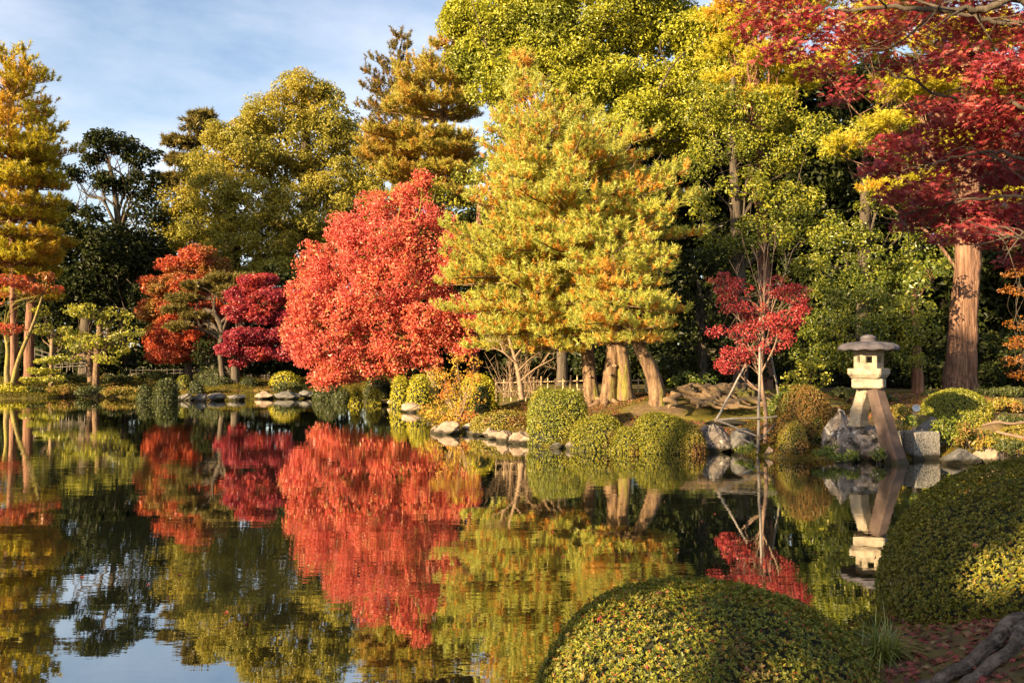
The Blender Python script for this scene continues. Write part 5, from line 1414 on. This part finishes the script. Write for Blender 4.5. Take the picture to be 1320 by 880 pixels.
# mossy rise that carries the roots and the bank behind the lantern
def mound(label, x, y, rx, ry, hz, name='moss_mound', mat='ground'):
    r = np.random.default_rng(int(abs(x * 100)))
    mb = MB()
    g = gz(x, y)
    n = 30
    u = np.linspace(-1, 1, n)
    A, B = np.meshgrid(u, u)
    f = np.clip(1 - A * A - B * B, 0, 1) ** .7
    X, Y = x + A * rx, y + B * ry
    Z = height(X.ravel(), Y.ravel()).reshape(n, n) + hz * f * (1 + .25 * vnoise(X, Y, 2.2, 4)) - .03 * (f <= 0)
    i, j = np.meshgrid(np.arange(n - 1), np.arange(n - 1), indexing='ij')
    mb.add(np.stack([X, Y, Z], -1).reshape(-1, 3), np.stack([i * n + j, i * n + j + 1, (i + 1) * n + j + 1, (i + 1) * n + j], -1).reshape(-1, 4))
    o = mb.build(name, M[mat], loc=(x, y, g), smooth=True)
    tag(o, label, None, kind='structure')
p = at(945, 520, 24.2); mound('mossy rise under the exposed roots', p[0], p[1], 3.3, 1.5, .28)
p = at(1165, 530, 20.6); mound('mossy bank behind the lantern', p[0], p[1], 1.3, .6, .45)
p = at(1320, 540, 20.6); mound('mossy bank right of the green dome shrub', p[0], p[1], 1.6, .8, .42)
mb = MB()
P, q = taper_path([at(1266, 548, 18.9), at(1285, 544, 18.9), at(1305, 546, 18.9), at(1335, 542, 18.9)], [.02, .03, .028, .03], 14)
mb.tube(P, q, 7, rough=.1)
tag(mb.build('fallen_branch', M['twigdark'], loc=P[0], smooth=True), 'bare branch lying on the mossy bank right of the green dome shrub', 'branch')
mb = MB()
P, q = taper_path([at(1284, 556, 18.6), at(1300, 560, 18.5), at(1330, 566, 18.4)], [.02, .035, .03], 10)
mb.tube(P, q, 7, rough=.1)
tag(mb.build('fallen_branch', M['twigdark'], loc=P[0], smooth=True), 'shorter bare branch below the longer one at the right edge', 'branch')

sl_ = thing('spotlight', 'small white round garden spotlight on a short post behind the granite block', 'spotlight', at(1179, 556, YL + .9))
c = at(1181, 526, YL + .85)
mb = MB()
pc = at(1178, 556, YL + .9)
mb.box((pc[0], pc[1], (pc[2] + c[2]) / 2 - .06), (.06, .06, c[2] - pc[2] - .02))
mb.build('post', M['bamboo'], sl_)
mb = MB()
ax = unit(np.array([-.35, -.9, .15]))
t1 = unit(np.cross(ax, [0, 0, 1])); t2 = np.cross(ax, t1)
th = np.linspace(0, 2 * math.pi, 24, endpoint=False)
rows = [(-.16, .03), (-.14, .055), (-.05, .075), (.05, .082), (.05, .066), (.02, .060)]
V = np.concatenate([c + ax * d + rr * (np.cos(th)[:, None] * t1 + np.sin(th)[:, None] * t2) for d, rr in rows])
i, j = np.meshgrid(np.arange(len(rows) - 1), np.arange(24), indexing='ij')
mb.add(V, np.stack([i * 24 + j, i * 24 + (j + 1) % 24, (i + 1) * 24 + (j + 1) % 24, (i + 1) * 24 + j], -1).reshape(-1, 4))
mb.add(V[:24], np.arange(24).reshape(1, -1))
mb.build('housing', M['white'], sl_, smooth=True)
mb = MB()
mb.add(c + ax * .022 + .061 * (np.cos(th)[:, None] * t1 + np.sin(th)[:, None] * t2), np.arange(24).reshape(1, -1))
mb.build('lens', M['lens'], sl_)

# ================================================================== NEAR BANK
HOLES = []                                        # places the sun reaches through the trees behind the viewer
clipped('clipped_dome', 'near clipped azalea dome at the bottom centre with red leaves caught on it', at(908, 880, 4.75) * [1, 1, 0] + [0, 0, .05], (.93, 1.0, .80), M['nearaz'], .0215, p=2.25, dens=3.2, whorl=6, lump=.09, group='near clipped azaleas', wid=.42, litter=46)
clipped('clipped_dome', 'near big dark clipped azalea at the right edge with a bright yellow sunlit patch', (4.6, 6.6, .02), (1.66, 1.4, 1.31), M['nearaz2'], .024, p=2.5, dens=3.0, whorl=6, lump=.09, group='near clipped azaleas', wid=.42, rot=R(12), litter=60)
r = np.random.default_rng(301)
tp = at(1137, 838, 5.35)
tu = thing('sedge_tuft', 'arching tuft of long green blades between the two near azaleas', 'grass tuft', (tp[0], tp[1], gz(tp[0], tp[1])))
mb = MB()
P = np.column_stack([tp[0] + r.normal(size=260) * .035, tp[1] + r.normal(size=260) * .035, np.full(260, gz(tp[0], tp[1]) - .01)])
blades(mb, P, .37, .005, r, lean=1.15, seg=8, droop=1.55)
mb.build('blades', M['tuft'], tu)
for px, py, lb in [(1100, 812, 'low leafy groundcover plant at the water edge behind the sedge tuft'), (1118, 796, 'small leafy plant at the waterline beside the dark near azalea'), (1160, 862, 'low leafy plant in front of the dark near azalea')]:
    p = on_plane(px, py, .22)
    loose('groundcover_plant', lb, 'plant', p[1], [(px, py, 22, 9), (px + 14, py + 4, 18, 8)], M['nearaz2'], 'bark', leaf=.03, dens=.7, cr=.07, stem_r=.004, group='low plants of the near bank')

# near maple: trunk out to the right, boughs reaching in from the upper right, roots running along the bank
def star_leaves(mb, P, N, size, r):
    """seven pointed maple leaves"""
    n = len(P)
    ang, rad = [], []
    tips = [(0, 1.0), (40, .92), (-40, .92), (82, .70), (-82, .70), (124, .40), (-124, .40)]
    for a, l in sorted(tips, key=lambda v: v[0]):
        ang.append(math.radians(a)); rad.append(l)
    A, Rr = [], []
    for k in range(len(ang)):
        A.append(ang[k]); Rr.append(rad[k])
        if k < len(ang) - 1:
            A.append((ang[k] + ang[k + 1]) / 2); Rr.append(.34)
    A += [math.pi]; Rr += [.06]
    A, Rr = np.array(A), np.array(Rr)
    t = unit(np.cross(N, rdir(n, r)))
    b = np.cross(N, t)
    s = (size * r.uniform(.65, 1.25, n))[:, None, None]
    curl = r.uniform(-.1, .55, n)[:, None, None]
    rim = P[:, None] + s * Rr[None, :, None] * (np.cos(A)[None, :, None] * t[:, None] + np.sin(A)[None, :, None] * b[:, None]) - s * curl * (Rr ** 2)[None, :, None] * N[:, None]
    V = np.concatenate([P[:, None], rim], 1)
    m = V.shape[1]
    base = (np.arange(n) * m)[:, None]
    q = np.arange(m - 1)
    F = np.stack([np.zeros(m - 1, int)[None] + base, base + 1 + q[None], base + 1 + ((q + 1) % (m - 1))[None]], -1).reshape(-1, 3)
    mb.add(V.reshape(-1, 3), F)

r = np.random.default_rng(401)
tb = np.array([4.75, 5.35, 0]); tb[2] = gz(tb[0], tb[1])
nm = thing('maple_tree', 'near dark red maple reaching over the pond, its grey roots on the bank', 'tree', tb)
tm = MB()
path, pr = taper_path([tb - [0, 0, .2], tb + [-.05, .05, .6], tb + [-.2, .1, 1.6], tb + [-.35, .3, 2.6], tb + [-.5, .5, 3.6], tb + [-.3, .9, 4.9]], [.24, .20, .17, .145, .115, .05], 30)
tm.tube(path, pr * (1 + .5 * np.exp(-(path[:, 2] - path[0, 2]) / .35)), 16, rough=.06, r=r)
tm.build('trunk', M['greybark'], nm, smooth=True)
boughs = [([(None, 20), (1330, 8, 5.6), (1270, 14, 5.6), (1210, 13, 5.7), (1130, 10, 5.9), (1030, 20, 6.1)], .062),
          ([(None, 22), (1330, 40, 5.9), (1290, 28, 5.9), (1230, 16, 6.0), (1150, -10, 6.2)], .05),
          ([(None, 18), (1330, 95, 5.8), (1270, 72, 6.0), (1210, 72, 6.2), (1160, 68, 6.4)], .03),
          ([(None, 17), (1340, 150, 5.6), (1280, 128, 5.9), (1210, 122, 6.1), (1140, 90, 6.3), (1080, 95, 6.5)], .028),
          ([(None, 16), (1345, 215, 5.5), (1270, 195, 5.8), (1190, 215, 6.1), (1130, 230, 6.3)], .026),
          ([(None, 15), (1345, 260, 5.4), (1270, 255, 5.7), (1200, 268, 6.0), (1150, 280, 6.1)], .024),
          ([(None, 15), (1345, 310, 5.3), (1300, 305, 5.6), (1245, 300, 5.8)], .02),
          ([(None, 22), (1340, -30, 5.8), (1240, -40, 6.2), (1120, -30, 6.6), (1000, -10, 6.9)], .04)]
TW = []
for pts, w in boughs:
    W_ = []
    for p in pts:
        if p[0] is None:
            W_.append(path[p[1]])
        else:
            W_.append(at(*p))
    P, q = taper_path(W_, np.linspace(w * .6, w * .14, len(W_)), 36)
    P[3:] += r.normal(size=(33, 3)) * .008
    bm = MB()
    bm.tube(P, q, 9, rough=.08, r=r)
    for _ in range(11):
        s = r.integers(14, 36)
        e = P[s] + np.array([r.uniform(-.45, .3), r.uniform(-.4, .4), r.uniform(-.32, .16)])
        m_ = (P[s] + e) / 2 + r.normal(size=3) * .04
        Tq, wq = taper_path([P[s], m_, e], [max(q[s] * .45, .005), .004, .002], 8)
        bm.tube(Tq, wq, 5, r=r)
        TW.append(Tq)
    bm.build('bough', M['bark'], nm, smooth=True)
# leaf sprays: flat tiers hanging around the boughs
tiers = [(1000, 8, 60, 14), (980, 35, 44, 16), (1050, 30, 60, 18), (1010, 65, 44, 14), (1090, 60, 60, 18), (1130, 25, 70, 20), (1060, 90, 40, 12), (1100, 112, 44, 12), (1160, 84, 34, 10), (1200, 30, 70, 24), (1280, 30, 60, 24), (1240, 75, 70, 20), (1290, 90, 50, 22), (1075, 132, 20, 6),
         (1200, 135, 40, 12), (1260, 140, 60, 22), (1300, 150, 50, 26), (1220, 170, 60, 18), (1150, 185, 40, 12), (1280, 190, 60, 24), (1190, 200, 56, 18), (1140, 215, 36, 12), (1240, 220, 60, 22), (1300, 230, 44, 24), (1175, 245, 50, 16), (1220, 262, 60, 20), (1280, 270, 60, 22), (1185, 285, 40, 13), (1250, 298, 60, 14), (1300, 305, 50, 16), (1310, 335, 30, 12),
         (1360, 60, 70, 60), (1370, 160, 70, 70), (1380, 270, 70, 60), (1000, -30, 80, 24), (1120, -40, 90, 26), (1250, -40, 100, 30)]
PP, NN = [], []
for px, py, rx, ry in tiers:
    Y = 6.1 + r.uniform(-.5, .7)
    c = at(px, py, Y)
    k = Y / FPX
    n = int(rx * ry * (0.27 if px < 1140 else 0.36))
    d = rdir(n, r) * r.random((n, 1)) ** .4
    P = c + d * np.array([rx * k, rx * k * .8, ry * k * 1.1])
    P[:, 2] -= .15 * ((P[:, 0] - c[0]) ** 2 + (P[:, 1] - c[1]) ** 2) / max(rx * k, .1)
    PP.append(P)
    NN.append(unit(np.array([0, -.25, 1.0]) + rdir(n, r) * .75))
P, N = np.concatenate(PP), np.concatenate(NN)
lm = MB()
star_leaves(lm, P, N, .044, r)
lm.build('crown', M['nearred'], nm)
for pts, w in [([tb + [-.1, -.1, .28], on_plane(1360, 782, .6), on_plane(1318, 793, .57), on_plane(1275, 822, .54), on_plane(1235, 848, .5), on_plane(1190, 866, .46), on_plane(1140, 884, .42)], .085),
               ([tb + [-.1, -.2, .2], on_plane(1345, 800, .57), on_plane(1310, 825, .55), on_plane(1265, 850, .52), on_plane(1225, 880, .48), on_plane(1195, 905, .45)], .075),
               ([tb + [0, .1, .2], on_plane(1350, 770, .6), on_plane(1312, 783, .57), on_plane(1285, 806, .55)], .06)]:
    P, q = taper_path(pts, np.linspace(w * .66, w * .24, len(pts)), 44)
    for k in range(len(P)):
        P[k, 2] = max(gz(P[k, 0], P[k, 1]) + q[k] * .35, P[k, 2] if k < 6 else -9) + .01 * math.sin(k * .9)
    P[:, :2] += np.column_stack([.018 * np.sin(np.arange(44) * .33 + r.uniform(0, 6)), .018 * np.sin(np.arange(44) * .27 + r.uniform(0, 6))])
    q = q * (1 + .10 * np.sin(np.arange(44) * .45 + r.uniform(0, 6)) + .03 * r.normal(size=44))
    rm = MB()
    rm.tube(P, q, 26, rough=.09, r=r, ridge=.17)
    rm.build('root', M['greybark'], nm, smooth=True)

# ================================================================== TREES BEHIND THE VIEWER whose shade lies over the near bank
def sun_holes(targets):
    def keep(P):
        k = np.ones(len(P), bool)
        for c, a in targets:
            v = P - np.array(c)
            v = v - (v @ SUN)[:, None] * SUN
            k &= np.linalg.norm(v, axis=1) > a
        return k
    return keep
holes = sun_holes([((at(790, 842, 4.3)), .48), ((at(735, 868, 4.4)), .34), ((at(985, 872, 3.9)), .18), ((at(1222, 722, 5.4)), .24), ((at(1200, 726, 5.5)), .16), ((at(1270, 712, 5.3)), .27), ((at(1325, 705, 5.25)), .34), ((at(1005, 50, 6.2)), .5), ((at(1080, 80, 6.2)), .34), ((at(1290, 115, 5.9)), .36), ((at(1320, 320, 5.6)), .25), ((at(1180, 40, 6.2)), .3), ((at(1180, 210, 6.1)), .22), ((at(1250, 280, 5.9)), .2), ((at(1240, 715, 5.3)), .14)])
def shade_tree(label, x, y, h, lobes, dn=.9):
    r = np.random.default_rng(int(abs(x * 17 + y)))
    loc = np.array([x, y, gz(x, y)])
    root = thing('evergreen_tree', label, 'tree', loc, 'trees on the near bank beside the viewer')
    tm = MB()
    path, pr = taper_path([loc - [0, 0, .2], loc + [.1, 0, h * .4], loc + [0, .2, h]], [.26, .2, .05], 16)
    tm.tube(path, pr, 10, r=r)
    lw = [(loc + np.array(c), np.array(s)) for c, s in lobes]
    cm, C = crown_broad(lw, .8, .26, dn, r=r, cull=holes, inner=.7 if dn > .6 else .2, fill=1.5)
    limbs(tm, path, pr, lw, r, twigs=2, C=None)
    tm.build('trunk', M['bark'], root, smooth=True)
    cm.build('crown', M['dark'], root)
shade_tree('broad evergreen on the near bank left of the viewer', -10.5, -3.6, 9, [((0, 0, 5), (2.6, 2.6, 3.6)), ((1.2, 2.2, 4.2), (2.2, 2.2, 3)), ((-1, -2.4, 5), (2.4, 2.4, 3.4)), ((.5, 0, 8), (2.2, 2.4, 1.8))])
shade_tree('second evergreen on the near bank further behind the viewer', -12.5, -9.5, 10, [((0, 0, 5), (2.8, 3.2, 4)), ((1, 2.4, 5), (2.2, 2.2, 3.4)), ((0, -2, 7), (2.2, 2.4, 3))])

shade_tree('tall evergreen on the left bank whose shade falls on the stone lantern', -16.5, -1.5, 12, [((0, 0, 9.5), (1.5, 1.4, 1.3)), ((1.6, 1.6, 9.4), (1.4, 1.3, 1.2)), ((-1.2, 1.2, 10.0), (1.5, 1.5, 1.2)), ((.5, -1.9, 9.2), (1.2, 1.3, 1.3))], .5)
shade_tree('tallest evergreen on the left bank whose shade falls on the cedar', -22, -2, 19, [((0, 0, 16), (2.2, 2, 2.2)), ((1.5, 1.5, 14.6), (1.6, 1.6, 1.5)), ((-1.5, 0, 18.2), (1.8, 1.8, 1.6)), ((-.5, 2.2, 13.2), (1.6, 1.6, 1.4))], .4)

# ================================================================== GROUND COVER
r = np.random.default_rng(501)
def scatter(n, x0, x1, y0, y1, sd0, sd1):
    x, y = r.uniform(x0, x1, n), r.uniform(y0, y1, n)
    sd = shore_dist(x, y)
    k = (sd > sd0) & (sd < sd1)
    x, y = x[k], y[k]
    return np.column_stack([x, y, height(x, y)])
mb = MB()
P = scatter(90000, -3.5, 14, 18.2, 30, .05, 12); blades(mb, P, .045, .010, r, lean=.8, seg=1)
P = scatter(50000, -14, -1, 26, 46, .05, 5); blades(mb, P, .07, .02, r, lean=.8, seg=1)
P = scatter(70000, -38, -9, 46, 62, .05, 9); blades(mb, P, .10, .03, r, lean=.8, seg=1)
P = scatter(60000, -3.5, 14, 18, 27, -.02, .45); blades(mb, P, .13, .009, r, lean=1.0, seg=2)
P = scatter(40000, -38, -1, 26, 53, -.02, .5); blades(mb, P, .16, .02, r, lean=1.0, seg=2)
P = scatter(20000, .5, 5.5, 4, 9, -.02, .35); blades(mb, P, .07, .004, r, lean=1.0, seg=2)
o = mb.build('grass', M['moss'])
tag(o, 'short moss and grass on the pond banks', 'grass', kind='stuff')
mb = MB()
P = scatter(9000, 1.5, 5.5, 3.0, 6.6, .05, 9)
P[:, 2] += .012
star_leaves(mb, P[:5200], unit(np.array([0, 0, 1]) + rdir(min(5200, len(P)), r) * .6), .044, r)
P = scatter(22000, -3, 14, 18.4, 30, .1, 10); P[:, 2] += .02
leaves(mb, P, unit(np.array([0, 0, 1]) + rdir(len(P), r) * .6), .06, .045, r)
for P, N in LITTER:
    star_leaves(mb, P, N, .03, r)
n = 90
x, y = r.uniform(-9, 9, n), r.uniform(6, 20, n)
k = shore_dist(x, y) < -.1
P = np.column_stack([x[k], y[k], np.full(k.sum(), .006)])
leaves(mb, P, unit(np.array([0, 0, 1]) + rdir(len(P), r) * .08), .045, .035, r)
o = mb.build('fallen_leaves', M['fallen'])
tag(o, 'fallen red and brown leaves on the banks', 'leaves', kind='stuff')
